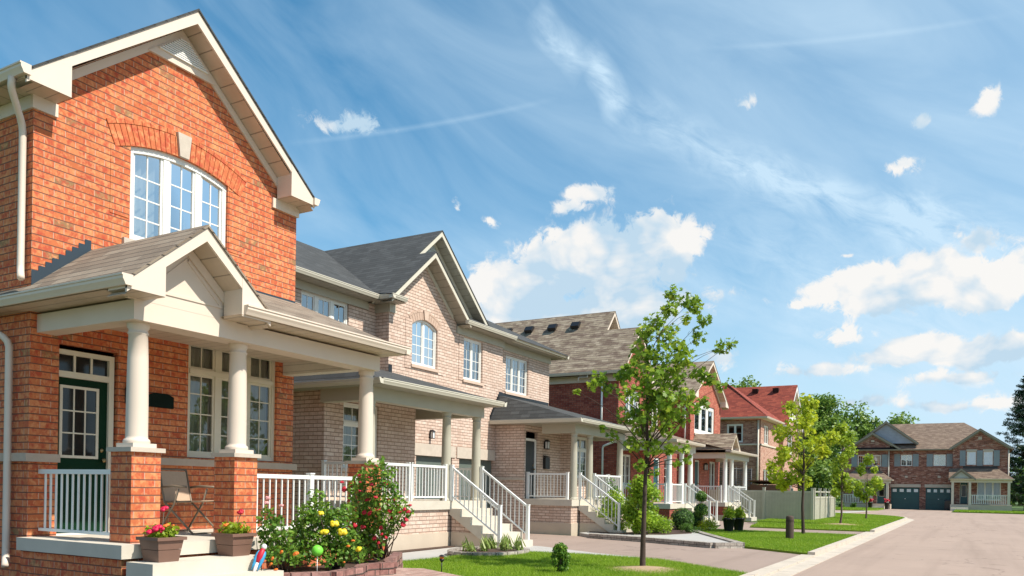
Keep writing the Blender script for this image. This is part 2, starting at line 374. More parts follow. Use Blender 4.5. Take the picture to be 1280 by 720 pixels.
# ------------------------------------------------------------------ building helpers
def wall(parent, name, ax, pos, a0, a1, z0, z1, ops, mat, rev=.11, gable=None):
    mb = MB(ax, pos); zs = {z0, z1}; as_ = {a0, a1}
    for o in ops:
        as_ |= {max(a0, o[0]), min(a1, o[1])}; zs |= {max(z0, o[2]), o[3]}
        if len(o) > 4 and o[4]: zs.add(o[3] + o[4])
    zs = sorted(zs); as_ = sorted(as_)
    for i in range(len(as_) - 1):
        for j in range(len(zs) - 1):
            ca = (as_[i] + as_[i + 1]) / 2; cz = (zs[j] + zs[j + 1]) / 2; skip = False
            for o in ops:
                top = o[3] + (o[4] if len(o) > 4 else 0)
                if o[0] < ca < o[1] and o[2] < cz < top: skip = True
            if not skip: mb.poly([(as_[i], 0, zs[j]), (as_[i + 1], 0, zs[j]), (as_[i + 1], 0, zs[j + 1]), (as_[i], 0, zs[j + 1])])
    for o in ops:
        b0, b1, c0, c1 = o[:4]; rise = o[4] if len(o) > 4 else 0
        c0 = max(c0, z0)
        mb.poly([(b0, 0, c0), (b0, 0, c1), (b0, rev, c1), (b0, rev, c0)]); mb.poly([(b1, 0, c0), (b1, 0, c1), (b1, rev, c1), (b1, rev, c0)])
        mb.poly([(b0, 0, c0), (b1, 0, c0), (b1, rev, c0), (b0, rev, c0)])
        if rise:
            P = arcpts(b0, b1, c1, rise)
            for p, q in zip(P, P[1:]):
                mb.poly([(p[0], 0, p[1]), (q[0], 0, q[1]), (q[0], 0, c1 + rise), (p[0], 0, c1 + rise)])
                mb.poly([(p[0], 0, p[1]), (q[0], 0, q[1]), (q[0], rev, q[1]), (p[0], rev, p[1])])
        else: mb.poly([(b0, 0, c1), (b1, 0, c1), (b1, rev, c1), (b0, rev, c1)])
    if gable: mb.poly([(g[0], 0, g[1]) for g in gable])
    return mb.build(name, mat, parent)
def arcpts(b0, b1, c1, rise, n=14):
    return [(b0 + (b1 - b0) * k / n, c1 + rise * (1 - (2 * k / n - 1) ** 2)) for k in range(n + 1)]
def zarc(a, b0, b1, c1, rise):
    t = 2 * (a - b0) / (b1 - b0) - 1
    return c1 + rise * (1 - t * t)
def window(parent, ax, pos, a0, a1, z0, z1, lites=1, cols=2, rows=3, trans=None, arch=0, fm='winwhite', gm='glass', cur='sides', curm='curtain', sill='stonegrey', inset=.05, fw=.055, mw=.07, widths=None, sash=.035, label=None):
    mb = MB(ax, pos); d0, d1 = inset, inset + .07
    mb.box(a0, a0 + fw, d0, d1, z0, z1); mb.box(a1 - fw, a1, d0, d1, z0, z1); mb.box(a0 + fw, a1 - fw, d0, d1, z0, z0 + fw)
    if arch:
        P = arcpts(a0, a1, z1, arch); Q = [(p[0], p[1] - fw * 1.2) for p in P]
        for i in range(len(P) - 1):
            mb.extr([(P[i][0], d0 - .004, P[i][1]), (P[i + 1][0], d0 - .004, P[i + 1][1]), (Q[i + 1][0], d0 - .004, Q[i + 1][1]), (Q[i][0], d0 - .004, Q[i][1])], (0, .078, 0))
    else: mb.box(a0 + fw, a1 - fw, d0, d1, z1 - fw, z1)
    ia0, ia1, iz0, iz1 = a0 + fw, a1 - fw, z0 + fw, z1 - fw
    W = widths or [1] * lites; tot = sum(W); avail = ia1 - ia0 - mw * (len(W) - 1); x = ia0
    bands = [(iz0, iz1, rows, True)]
    if trans:
        mb.box(ia0, ia1, d0 - .015, d1, trans - .035, trans + .035)
        bands = [(iz0, trans - .035, rows, False), (trans + .035, iz1, 1, True)]
    for k, w in enumerate(W):
        x1 = x + avail * w / tot
        for (bz0, bz1, rr, top) in bands:
            zt0 = zt1 = bz1
            if arch and top: zt0 = zarc(x, a0, a1, z1, arch) - fw * 1.2; zt1 = zarc(x1, a0, a1, z1, arch) - fw * 1.2
            ztop = min(zt0, zt1)
            s = sash
            mb.box(x, x + s, d0 + .02, d1 - .01, bz0, zt0); mb.box(x1 - s, x1, d0 + .02, d1 - .01, bz0, zt1)
            mb.box(x + s, x1 - s, d0 + .02, d1 - .01, bz0, bz0 + s)
            if not (arch and top): mb.box(x + s, x1 - s, d0 + .02, d1 - .01, bz1 - s, bz1)
            for c in range(1, cols):
                a = x + (x1 - x) * c / cols
                zt = (zarc(a, a0, a1, z1, arch) - fw) if (arch and top) else bz1
                mb.box(a - .009, a + .009, d0 + .03, d0 + .045, bz0 + s, zt - .002)
            for r in range(1, rr):
                z = bz0 + (ztop - bz0) * r / rr
                mb.box(x + s, x1 - s, d0 + .032, d0 + .043, z - .009, z + .009)
        if k < len(W) - 1:
            am = x1 + mw / 2; zt = (zarc(am, a0, a1, z1, arch) - fw) if arch else iz1
            mb.box(x1, x1 + mw, d0 + .005, d1 + .002, iz0, zt)
        x = x1 + mw
    wn = mb.build('window', fm, parent)
    if label: wn['label'] = label
    g = MB(ax, pos); gd = d0 + .038
    if arch:
        P = arcpts(a0 + .01, a1 - .01, z1, arch)
        g.poly([(a1 - .01, gd, z0 + .01), (a0 + .01, gd, z0 + .01)] + [(p[0], gd, p[1] - .02) for p in P])
    else: g.poly([(a0 + .01, gd, z0 + .01), (a1 - .01, gd, z0 + .01), (a1 - .01, gd, z1 - .01), (a0 + .01, gd, z1 - .01)])
    g.build('pane', gm, wn)
    # a dim room right behind, so the shell never shows
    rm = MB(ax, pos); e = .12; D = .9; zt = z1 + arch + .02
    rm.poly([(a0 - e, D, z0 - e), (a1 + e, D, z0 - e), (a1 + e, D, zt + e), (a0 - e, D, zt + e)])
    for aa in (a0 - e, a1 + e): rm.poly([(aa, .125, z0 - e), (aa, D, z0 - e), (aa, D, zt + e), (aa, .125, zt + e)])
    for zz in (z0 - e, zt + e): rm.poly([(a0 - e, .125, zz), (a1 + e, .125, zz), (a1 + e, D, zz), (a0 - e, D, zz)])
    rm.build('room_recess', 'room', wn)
    if cur != 'none':
        cm = MB(ax, pos); segs = []
        w = a1 - a0
        if cur == 'sides': segs = [(a0 + .02, a0 + w * .33), (a1 - w * .3, a1 - .02)]
        elif cur == 'left': segs = [(a0 + .02, a0 + w * .34)]
        elif cur == 'full': segs = [(a0 + .02, a1 - .02)]
        elif cur == 'most': segs = [(a0 + .02, a0 + w * .42), (a0 + w * .6, a1 - .02)]
        for (s0, s1) in segs:
            n = max(6, int((s1 - s0) / .018)); vs = []; fs = []
            for i in range(n + 1):
                a = s0 + (s1 - s0) * i / n; off = .20 + .028 * math.sin(a * 62) + .012 * math.sin(a * 23 + 1)
                vs += [(a, off, z0 - .05), (a, off, z1 + arch)]
            for i in range(n): fs.append((2 * i, 2 * i + 2, 2 * i + 3, 2 * i + 1))
            cm.idx(vs, fs, 0, True)
        cm.build('curtain', curm, wn)
    if sill:
        sm = MB(ax, pos); sm.box(a0 - .06, a1 + .06, -.05, inset + .02, z0 - .085, z0 - .002)
        sm.build('sill', sill, wn)
    return wn
def arch_bricks(parent, ax, pos, a0, a1, z1, rise, h, mat, key=None, n=18, hdr=True, wide=1.06):
    mb = MB(ax, pos); mb2 = MB(ax, pos); ac = (a0 + a1) / 2; hw = (a1 - a0) / 2
    # circle through ends and crown
    r = (hw * hw + rise * rise) / (2 * rise); zc = z1 + rise - r; th = math.asin(hw / r)
    th2 = th * wide
    for k in range(n):
        t0 = -th2 + 2 * th2 * (k + .06) / n; t1 = -th2 + 2 * th2 * (k + .94) / n
        if key and abs((t0 + t1) / 2) < th2 / n * 1.2: continue
        q = [(ac + rr * math.sin(t), -.012, zc + rr * math.cos(t)) for rr, t in ((r, t0), (r, t1), (r + h, t1), (r + h, t0))]
        (mb if k < n / 2 else mb2).extr(q, (0, .02, 0))
    if hdr:
        n2 = n * 2 // 3
        for k in range(n2):
            t0 = -th2 + 2 * th2 * (k + .03) / n2; t1 = -th2 + 2 * th2 * (k + .97) / n2
            if key and abs((t0 + t1) / 2) < th2 / n2 * 1.1: continue
            q = [(ac + rr * math.sin(t), -.017, zc + rr * math.cos(t)) for rr, t in ((r + h + .008, t0), (r + h + .008, t1), (r + h + .068, t1), (r + h + .068, t0))]
            (mb if k < n2 / 2 else mb2).extr(q, (0, .025, 0))
    mb.build('arch_course', mat, parent); mb2.build('arch_course', mat, parent)
    if key:
        k = MB(ax, pos); zb = z1 + rise
        k.extr([(ac - .075, -.05, zb), (ac + .075, -.05, zb), (ac + .115, -.05, zb + h + .06), (ac - .115, -.05, zb + h + .06)], (0, .07, 0))
        k.build('keystone', key, parent)
def gutterY(parent, a0, a1, yf, zt, mat, h=.115, w=.11, name='gutter'):
    """gutter along X at front edge yf (outermost), top zt"""
    mb = MB(); pr = [(yf, zt), (yf + w + .02, zt), (yf + w + .02, zt - h), (yf + .045, zt - h), (yf + .03, zt - h * .72), (yf + .012, zt - h * .45), (yf + .012, zt - h * .2), (yf, zt - h * .16)]
    mb.extr([(a0, y, z) for y, z in pr], (a1 - a0, 0, 0)); return mb.build(name, mat, parent)
def gutterX(parent, b0, b1, xf, zt, mat, h=.115, w=.11, name='gutter', flip=1):
    mb = MB(); pr = [(0, zt), (w + .02, zt), (w + .02, zt - h), (.045, zt - h), (.03, zt - h * .72), (.012, zt - h * .45), (.012, zt - h * .2), (0, zt - h * .16)]
    mb.extr([(xf + flip * x, b0, z) for x, z in pr], (0, b1 - b0, 0)); return mb.build(name, mat, parent)
def downspout(parent, pts, mat='cream', r=.042):
    mb = MB(); P = [Vector(p) for p in pts]; Q = []
    for i, p in enumerate(P):
        if 0 < i < len(P) - 1:
            d0 = (P[i - 1] - p); d1 = (P[i + 1] - p); k = min(.08, d0.length / 3, d1.length / 3)
            Q += [p + d0.normalized() * k, p + (d0.normalized() + d1.normalized()) * k * .3, p + d1.normalized() * k]
        else: Q.append(p)
    mb.tube(Q, r, 8)
    o = mb.build('downspout', mat, parent)
    return o
def railing(parent, p0, p1, h=.8, posts=(1, 1), mat='white', gap=.11, ends=(0, 0), ph=.015, low=.07, bw=.0095):
    """p0,p1: floor points (x,y,z)"""
    P0, P1 = Vector(p0), Vector(p1); L = math.hypot(P1.x - P0.x, P1.y - P0.y); d = Vector(((P1.x - P0.x) / L, (P1.y - P0.y) / L, 0)); s = Vector((-d.y, d.x, 0))
    sl = (P1.z - P0.z) / L; mb = MB()
    def bar(t0, t1, zo0, zo1, w):
        q = []
        for t in (t0, t1):
            for zo in (zo0, zo1):
                for e in (-w, w): q.append(P0 + d * t + s * e + Vector((0, 0, sl * t + zo)))
        mb.idx([tuple(v) for v in q], [(0, 1, 3, 2), (4, 6, 7, 5), (0, 4, 5, 1), (2, 3, 7, 6), (0, 2, 6, 4), (1, 5, 7, 3)])
    bar(0, L, h - .055, h, .028); bar(0, L, low, low + .035, .018)
    n = max(2, int(L / gap))
    for k in range(1, n):
        t = L * k / n; bar(t - bw, t + bw, low + .03, h - .05, bw)
    r = mb.build('railing', mat, parent)
    for k, (on, P) in enumerate(zip(posts, (P0, P1))):
        if on:
            pm = MB(); hh = h + ph; pm.box(P.x - .038, P.x + .038, P.y - .038, P.y + .038, P.z, P.z + hh)
            pm.box(P.x - .046, P.x + .046, P.y - .046, P.y + .046, P.z + hh, P.z + hh + .02)
            pm.build('post', mat, r)
    return r
def column(parent, x, y, z0, z1, mat, r=.145, plinth=True, fat=1):
    mb = MB(); zb = z0
    if plinth: mb.box(x - r * 1.25, x + r * 1.25, y - r * 1.25, y + r * 1.25, z0, z0 + .05); zb = z0 + .05
    H = z1 - zb
    prof = [(r * 1.18, zb), (r * 1.22, zb + .02), (r * 1.16, zb + .045), (r * 1.02, zb + .055), (r, zb + .08), (r * .99, zb + H * .33), (r * .93, zb + H * .7), (r * .86, z1 - .13), (r * .95, z1 - .12), (r * .95, z1 - .105), (r * .86, z1 - .10), (r * .86, z1 - .07), (r * 1.02, z1 - .045), (r * 1.02, z1)]
    mb.lathe(prof, x, y, 24)
    return mb.build('column', mat, parent)
def stairs(parent, x0, x1, ytop, ztop, n, zb, run=.27, mat='conc', name='front_steps', cheek=None):
    mb = MB(); rise = (ztop - zb) / n; pts = [(ytop, ztop)]
    for k in range(1, n):
        y = ytop - run * (k - 1); z = ztop - rise * k
        pts += [(y, z), (y - run, z)]
    yb = ytop - run * (n - 1)
    pts += [(yb, zb)]
    # stringer underside
    pts += [(yb + .25, zb), (ytop + .02, ztop - .32)]
    # nosing blocks
    mb.extr([(x0, y, z) for y, z in pts], (x1 - x0, 0, 0))
    o = mb.build(name, mat, parent)
    return yb
def porch_roof(parent, xl, xr, yf, yw, ze, zw, ins, roofm, trim, sof, bl, br, byf, bz0=None, gap=True, left=True, right=True, name='porch_roof', ybk=None, soffr=True):
    """pent porch roof: front plane yf(ze)->yw(zw); steep side planes inset ins; beam from bl..br at byf"""
    t = .025; mb = MB(); a = xl + ins if left else xl; b = xr - ins if right else xr
    mb.slab([(xl, yf, ze + .01), (xr, yf, ze + .01), (b, yw, zw), (a, yw, zw)], t)
    if left: mb.slab([(xl, yf, ze + .012), (a, yw, zw + .002), (xl, yw, ze + .012)], t)
    if right: mb.slab([(xr, yf, ze + .012), (b, yw, zw + .002), (xr, yw, ze + .012)], t)
    rf = mb.build(name, roofm, parent)
    sm = MB(); sm.poly([(xl + .02, yf + .02, ze - .10), (xr - .02, yf + .02, ze - .10), (xr - .02, yw, ze - .10), (xl + .02, yw, ze - .10)]); sm.build('porch_soffit', sof, parent)
    gutterY(parent, xl, xr, yf - .06, ze + .02, trim)
    if left: gutterX(parent, yf - .06, ybk or yw, xl - .06, ze + .02, trim)
    if right: gutterX(parent, yf - .06, yw, xr + .06, ze + .02, trim, flip=-1)
    return rf
def beams(parent, bl, br, byf, yw, z0, z1, mat, w=.24, left=True, right=True, sidemat=None):
    mb = MB(); mb.box(bl, br, byf, byf + w, z0, z1)
    if left: mb.box(bl, bl + w, byf + w, yw, z0 + .001, z1)
    if right: mb.box(br - w, br, byf + w, yw, z0 + .001, z1)
    return mb.build('porch_beam', mat, parent)
def gable_roof(parent, ac, hwl, hwr, yfront, yback, ze, slope, roofm, trim, sof, over=.35, fd=.18, ret=.55, ywall=None, sidesof=True, returns=(1, 1), eave_gut=(1, 1), name='roof', retz=None, wallx=None):
    """ridge along Y; eave outer edges ac-hwl / ac+hwr, top at ze; front fascia plane yfront"""
    zl = ze; zr = ze; za = ze + slope * hwl; sr = (za - ze) / hwr; t = .03
    mb = MB(); L, Rr = ac - hwl, ac + hwr
    mb.slab([(L, yfront - .02, zl), (ac, yfront - .02, za), (ac, yback, za), (L, yback, zl)], t)
    mb.slab([(Rr, yfront - .02, zr), (ac, yfront - .02, za + .001), (ac, yback, za + .001), (Rr, yback, zr)], t)
    rf = mb.build(name, roofm, parent)
    f = MB(); yw = ywall if ywall is not None else yfront + over
    def rake(xe, zl_, sgn, sl, has):
        # fascia board following the rake
        a, b = (xe, zl_ - t), (ac, za - t); 
        f.extr([(a[0], yfront, a[1]), (b[0], yfront, b[1]), (b[0], yfront, b[1] - fd), (a[0], yfront, a[1] - (fd if not has else .13))], (0, .03, 0))
        # soffit under rake
        s.poly([(xe, yfront + .03, zl_ - t - fd + .01), (ac, yfront + .03, za - t - fd + .01), (ac, yw, za - t - fd + .01), (xe, yw, zl_ - t - fd + .01)])
        # frieze board on wall
        wx = xe if wallx is None else (wallx[0] if xe < ac else wallx[1]); zw_ = zl_ + sl * abs(wx - xe)
        f.extr([(wx, yw - .03, zw_ - t - fd), (ac, yw - .03, za - t - fd), (ac, yw - .03, za - t - fd - .13), (wx, yw - .03, zw_ - t - fd - .13)], (0, .028, 0))
        if has:
            d = -1 if xe > ac else 1
            xi = xe + d * ret; zi = zl_ + sl * ret - t - fd; zb = zl_ - t - .13
            if retz: zb = retz
            f.extr([(xe, yfront - .004, zl_ - t), (xi, yfront - .004, zl_ + sl * ret - t - .01), (xi, yfront - .004, zb), (xe, yfront - .004, zb)], (0, yw - yfront - .03, 0))
            b2 = MB(); b2.poly([(xe, yfront, zb - .003), (xi, yfront, zb - .003), (xi, yw, zb - .003), (xe, yw, zb - .003)]); b2.build('return_soffit', sof, rf)
    s = MB()
    rake(L, zl, 1, slope, returns[0]); rake(Rr, zr, -1, sr, returns[1])
    f.build('fascia', trim, rf); s.build('rake_soffit', sof + 'v', rf)
    return rf, za
def door(parent, ax, pos, a0, a1, z0, z1, dm, grid=(3, 3), glz=None, oval=False, trans=None, frame='white', inset=.06, full=False):
    mb = MB(ax, pos); mb.box(a0, a1, inset + .02, inset + .06, z0, z1); d = mb.build('door', dm, parent)
    f = MB(ax, pos)
    f.box(a1, a1 + .07, inset - .02, inset + .08, z0, (trans or z1) + .06); f.box(a0 - .07, a0, inset - .02, inset + .08, z0, (trans or z1) + .06)
    f.box(a0, a1, inset - .02, inset + .08, z1 + .002, z1 + .08)
    if trans: f.box(a0, a1, inset - .02, inset + .08, trans, trans + .06)
    f.build('frame', frame, d)
    if glz:
        g = MB(ax, pos); ga0, ga1, gz0, gz1 = glz
        fr = MB(ax, pos); w = .035
        fr.box(ga0 - w, ga1 + w, inset, inset + .019, gz0 - w, gz0); fr.box(ga0 - w, ga1 + w, inset, inset + .019, gz1, gz1 + w)
        fr.box(ga0 - w, ga0, inset, inset + .019, gz0, gz1); fr.box(ga1, ga1 + w, inset, inset + .019, gz0, gz1)
        for c in range(1, grid[0]): x = ga0 + (ga1 - ga0) * c / grid[0]; fr.box(x - .009, x + .009, inset + .002, inset + .017, gz0, gz1)
        for c in range(1, grid[1]): z = gz0 + (gz1 - gz0) * c / grid[1]; fr.box(ga0, ga1, inset + .004, inset + .015, z - .009, z + .009)
        fr.build('glazing_bars', frame, d)
        g.box(ga0, ga1, inset + .012, inset + .018, gz0, gz1); g.build('glass', 'doorglass', d)
    if trans:
        g = MB(ax, pos); g.box(a0, a1, inset + .03, inset + .036, z1 + .08, trans); g.build('transom_glass', 'doorglass', d)
        tb = MB(ax, pos)
        for c in (1, 2): x = a0 + (a1 - a0) * c / 3; tb.box(x - .014, x + .014, inset + .01, inset + .029, z1 + .08, trans)
        tb.build('transom_bars', frame, d)
    h = MB(ax, pos); ha = a1 - .07; h.ball((ha, inset - .035, z0 + .95), .03, 0, 10, 6); h.box(ha - .01, ha + .01, inset - .03, inset + .02, z0 + .94, z0 + .96); h.build('handle', 'brass', d); h = MB(ax, pos); h.ball((ha, inset + .01, z0 + 1.08), .028, 0, 10, 6, 0, (1, .5, 1)); h.build('deadbolt', 'brass', d)
    return d
M['doorglass'] = plain('dark_door_glass', (.012, .014, .014), .06, .1, bstr=0)
M['brass'] = plain('dull_brass', (.35, .25, .12), .3, .1, metal=1)

def wall_lamp(parent, ax, pos, a, z, s=1):
    mb = MB(ax, pos); mb.box(a - .035 * s, a + .035 * s, -.015, .0, z - .1 * s, z + .1 * s); mb.box(a - .015 * s, a + .015 * s, -.09 * s, -.01, z + .08 * s, z + .10 * s)
    mb.extr([(a - .07 * s, -.16 * s, z + .09 * s), (a + .07 * s, -.16 * s, z + .09 * s), (a + .02 * s, -.11 * s, z + .15 * s), (a - .02 * s, -.11 * s, z + .15 * s)], (0, .10 * s, 0))
    mb.box(a - .05 * s, a + .05 * s, -.14 * s, -.04 * s, z - .12 * s, z - .10 * s)
    for e in (-.05, .05):
        for q in (-.14, -.05): mb.box(a + (e - .006) * s, a + (e + .006) * s, q * s, (q + .012) * s, z - .1 * s, z + .09 * s)
    l = mb.build('wall_lamp', 'black', parent)
    g = MB(ax, pos); g.box(a - .042 * s, a + .042 * s, -.132 * s, -.05 * s, z - .1 * s, z + .088 * s); g.build('lamp_glass', 'lamp', l)
    return l
def cornerbox(mb, x0, x1, y0, y1, z0, z1): mb.box(x0, x1, y0, y1, z0, z1)

# ------------------------------------------------------------------ ground
def sheet(name, pts, z, mat, th=0, kind='structure'):
    mb = MB()
    if th: mb.slab([(x, y, z) for x, y in pts], th)
    else: mb.poly([(x, y, z) for x, y in pts])
    o = mb.build(name, mat); o['kind'] = kind; return o
sheet('ground', [(-700, -700), (900, -700), (900, 700), (-700, 700)], -.03, 'field')
def arc(cx, cy, r, t0, t1, n=10): return [(cx + r * math.cos(math.radians(t0 + (t1 - t0) * k / n)), cy + r * math.sin(math.radians(t0 + (t1 - t0) * k / n))) for k in range(n + 1)]
bend = [(52, 3.35)] + arc(52, 13.4, 10.05, -80, -30, 8)      # kerb line curving away at the end of lawn
road_edge = [(-40, 2.95)] + [(52, 2.95)] + [(x + .35, y - .25) for x, y in bend[1:]] + [(62.5, 14), (62.5, 40)]
sheet('road', [(-40, -16)] + road_edge + [(76, 40), (76, 9), (79, 7), (90, 7), (90, 1.2), (79, 1.2), (78.5, -16)], 0.0, 'road')
def ribbon(name, line, w0, w1, z, th, mat):
    """strip to the left(+Y) side of a polyline between offsets w0..w1"""
    mb = MB(); P = [Vector((x, y)) for x, y in line]; nn = []
    for i in range(len(P)):
        d = (P[min(i + 1, len(P) - 1)] - P[max(i - 1, 0)]).normalized(); nn.append(Vector((-d.y, d.x)))
    for i in range(len(P) - 1):
        a, b = P[i], P[i + 1]
        q = [a + nn[i] * w0, b + nn[i + 1] * w0, b + nn[i + 1] * w1, a + nn[i] * w1]
        mb.slab([(p.x, p.y, z) for p in q], th)
    o = mb.build(name, mat); o['kind'] = 'structure'; return o
kl = [(-40, 3.0), (13.6, 3.0)]; kl2 = [(19.3, 3.0), (28.9, 3.0)]; kl3 = [(32.8, 3.0), (52, 3.0)] + [(x + .3, y - .3) for x, y in bend[1:]]
for k in (kl, kl2, kl3): ribbon('kerb', k, .0, .16, .11, .2, 'kerb')
ribbon('gutter_strip', [(-40, 2.65), (52, 2.65)] + [(x + .6, y - .5) for x, y in bend[1:]], 0, .346, .012, .05, 'kerb')
ribbon('kerb_ramp', [(13.6, 3.0), (19.3, 3.0)], 0, .3, .045, .1, 'kerb')
ribbon('kerb_ramp', [(28.9, 3.0), (32.8, 3.0)], 0, .3, .045, .1, 'kerb')
L1 = [(-20, 3.16), (13.6, 3.16), (15.3, 5.3), (15.4, 7.0), (15.2, 8.3), (13.6, 8.75), (11.5, 8.95), (9.9, 8.3), (9.6, 7.4), (8.6, 6.2), (4, 5.2), (-20, 5.2)]
L2 = [(19.3, 3.16), (28.9, 3.16), (28.9, 7.9), (26.2, 8.2), (24.5, 7.2), (22.5, 6.1), (20.8, 5.1)]
L3 = [(32.8, 3.16), (52, 3.16)] + [(x + .25, y - .14) for x, y in bend[1:]] + [(61.5, 14), (61.5, 30), (50.3, 30), (50.3, 6.9), (43, 6.9), (43, 9.0), (38.6, 8.6), (36.5, 8.1), (32.8, 7.6)]
for L in (L1, L2, L3): sheet('lawn', L, .08, 'lawn', .15)
D1 = [(13.6, 3.16), (19.3, 3.16), (20.8, 5.3), (22.2, 8.9), (22.35, 13.4), (17.35, 13.4), (17.3, 9.0), (16.3, 7.2), (15.4, 5.3)]
sheet('driveway', D1, .03, 'drive', .06)
sheet('driveway', [(28.9, 3.16), (32.8, 3.16), (32.8, 7.6), (38.6, 8.6), (39.5, 13.4), (34.7, 13.4), (34.5, 9.2), (28.9, 8.0)], .03, 'drive', .06)
sheet('front_walk', [(9.9, 8.3), (11.5, 8.9), (13.6, 8.7), (15.2, 8.3), (15.4, 7.0), (15.3, 5.3), (15.75, 5.45), (16.35, 7.2), (17.3, 9.0), (17.35, 10.6), (12.7, 10.62), (9.9, 11.5)], .055, 'walk', .08)
sheet('paver_path', [(6.9, 3.2), (8.4, 3.2), (9.6, 6.3), (10.1, 7.3), (9.75, 8.1), (9.0, 7.3), (7.5, 6.9), (5.2, 6.85), (5.0, 5.0)], .19, 'paver', .2)
sheet('gravel_bed', [(5.3, 9.9), (5.3, 7), (4, 6), (0, 6), (0, 14), (5.3, 14)], .06, 'soil', .1)
sheet('walk_far', [(62.9, 8.2), (75.5, 7.2), (75.5, 8.0), (62.9, 9.4)], .02, 'walk', .04)
sheet('lawn', [(76, 7.8), (79, 7.2), (87.5, 7.2), (87.5, 14), (76, 40)], .08, 'lawn', .15)
sheet('lawn', [(79.3, 1.0), (87.8, 1.0), (87.8, -30), (78.9, -30)], .08, 'lawn', .15)
sheet('soil_border', [(12.7, 10.62), (12.7, 10.3), (15.65, 10.4), (15.65, 10.62)], .075, 'soil', .03)

# ------------------------------------------------------------------ HOUSE 1 : orange brick
h = thing('brick_house', 'tall orange brick house with cream gabled porch, nearest to the street corner', 'house', (7.5, 9.86, 0))
Y1 = 9.86
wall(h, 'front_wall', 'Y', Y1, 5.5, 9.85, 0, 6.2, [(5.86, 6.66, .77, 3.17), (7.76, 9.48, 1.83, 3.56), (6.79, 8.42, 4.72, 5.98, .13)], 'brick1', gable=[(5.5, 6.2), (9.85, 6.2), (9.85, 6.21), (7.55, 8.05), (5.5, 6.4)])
mb = MB(); mb.poly([(5.5, Y1, 0), (5.5, 18, 0), (5.5, 18, 6.3), (5.5, Y1, 6.3)]); mb.poly([(9.85, Y1, 0), (9.85, 18, 0), (9.85, 18, 6.2), (9.85, Y1, 6.2)])
mb.poly([(5.5, 18, 0), (9.85, 18, 0), (9.85, 18, 6.2), (7.55, 18, 8.05), (5.5, 18, 6.4)]); mb.build('side_wall', 'brick1', h)
rf, za = gable_roof(h, 7.55, 2.33, 2.36, 9.51, 18.3, 6.22, .82, 'roof2', 'cream', 'cream_sof', ywall=9.86, ret=.53, retz=6.1, wallx=(5.5, 9.85))
gutterX(h, 9.47, 18.3, 5.12, 6.25, 'cream')
gutterX(h, 9.47, 18.3, 10.0, 6.22, 'cream', flip=-1)
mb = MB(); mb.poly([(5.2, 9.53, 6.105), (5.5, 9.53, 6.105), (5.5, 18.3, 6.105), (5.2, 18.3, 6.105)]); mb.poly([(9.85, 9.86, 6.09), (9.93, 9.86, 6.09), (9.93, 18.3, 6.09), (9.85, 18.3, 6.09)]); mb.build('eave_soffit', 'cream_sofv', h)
mb = MB(); mb.box(5.47, 5.78, 9.825, 9.858, 5.94, 6.097); mb.box(5.467, 5.498, 9.857, 18, 5.94, 6.10); mb.build('frieze_board', 'cream', h)
mb = MB(); mb.box(9.3, 9.88, 9.825, 9.858, 5.94, 6.097); mb.build('frieze_board', 'cream', h)
mb = MB('Y', Y1); mb.extr([(7.0, -.045, 7.37), (8.10, -.045, 7.37), (7.55, -.045, 7.83)], (0, .04, 0)); pn = mb.build('gable_panel', 'cream', h)
mb = MB('Y', Y1)
for k in range(10):
    z = 7.47 + k * .030; w = (7.80 - z) * 1.22
    if w > .01: mb.box(7.56 - w, 7.56 + w, -.075, -.047, z, z + .017)
mb.build('louvre_vent', 'white', pn)
# upper window
window(h, 'Y', Y1, 6.79, 8.42, 4.72, 5.98, cols=2, rows=4, arch=.13, widths=[1, .92, .82], cur='most', sill=None, mw=.10, fw=.07, inset=.04)
arch_bricks(h, 'Y', Y1, 6.79, 8.42, 5.98, .13, .27, 'brickplain1', key='stone', n=27, wide=1.3)
for x in (6.5, 8.44):
    mb = MB('Y', Y1); mb.box(x, x + .27, -.008, .01, 5.0, 5.90); mb.build('brick_quoin', 'brick1', h)
mb = MB('Y', Y1); mb.box(6.68, 8.52, -.05, .09, 4.63, 4.718); mb.build('window_sill', 'stone', h)
# ground floor window + door
window(h, 'Y', Y1, 7.76, 9.48, 1.83, 3.56, cols=2, rows=4, trans=3.1, widths=[1, 1, 1], fm='wincream', gm='glassdim', cur='full', curm='curtgreen', sill=None, mw=.10, fw=.06)
door(h, 'Y', Y1, 5.88, 6.56, .78, 2.76, 'dgreen', glz=(5.95, 6.40, 1.78, 2.63), trans=3.05, frame='wincream')
mb = MB('Y', Y1); mb.box(5.86, 6.66, .0, .2, .70, .79); mb.build('door_sill', 'white', h)
mb = MB('Y', Y1); mb.box(5.44, 5.86, -.06, .0, 1.68, 1.78); mb.box(6.67, 9.9, -.06, .0, 1.70, 1.80); mb.build('sill_band', 'stonegrey', h)
mb = MB('X', 5.5); mb.box(9.862, 18, -.058, -.001, 1.682, 1.782); mb.build('sill_band', 'stonegrey', h)
wall_lamp(h, 'Y', Y1, 6.80, 2.62, 1.0)
mb = MB('Y', Y1); mb.extr([(7.10, -.035, 2.50), (7.50, -.035, 2.50), (7.50, -.035, 2.66), (7.40, -.035, 2.70), (7.20, -.035, 2.70), (7.10, -.035, 2.66)], (0, .03, 0)); mb.build('house_plaque', 'plaque', h)
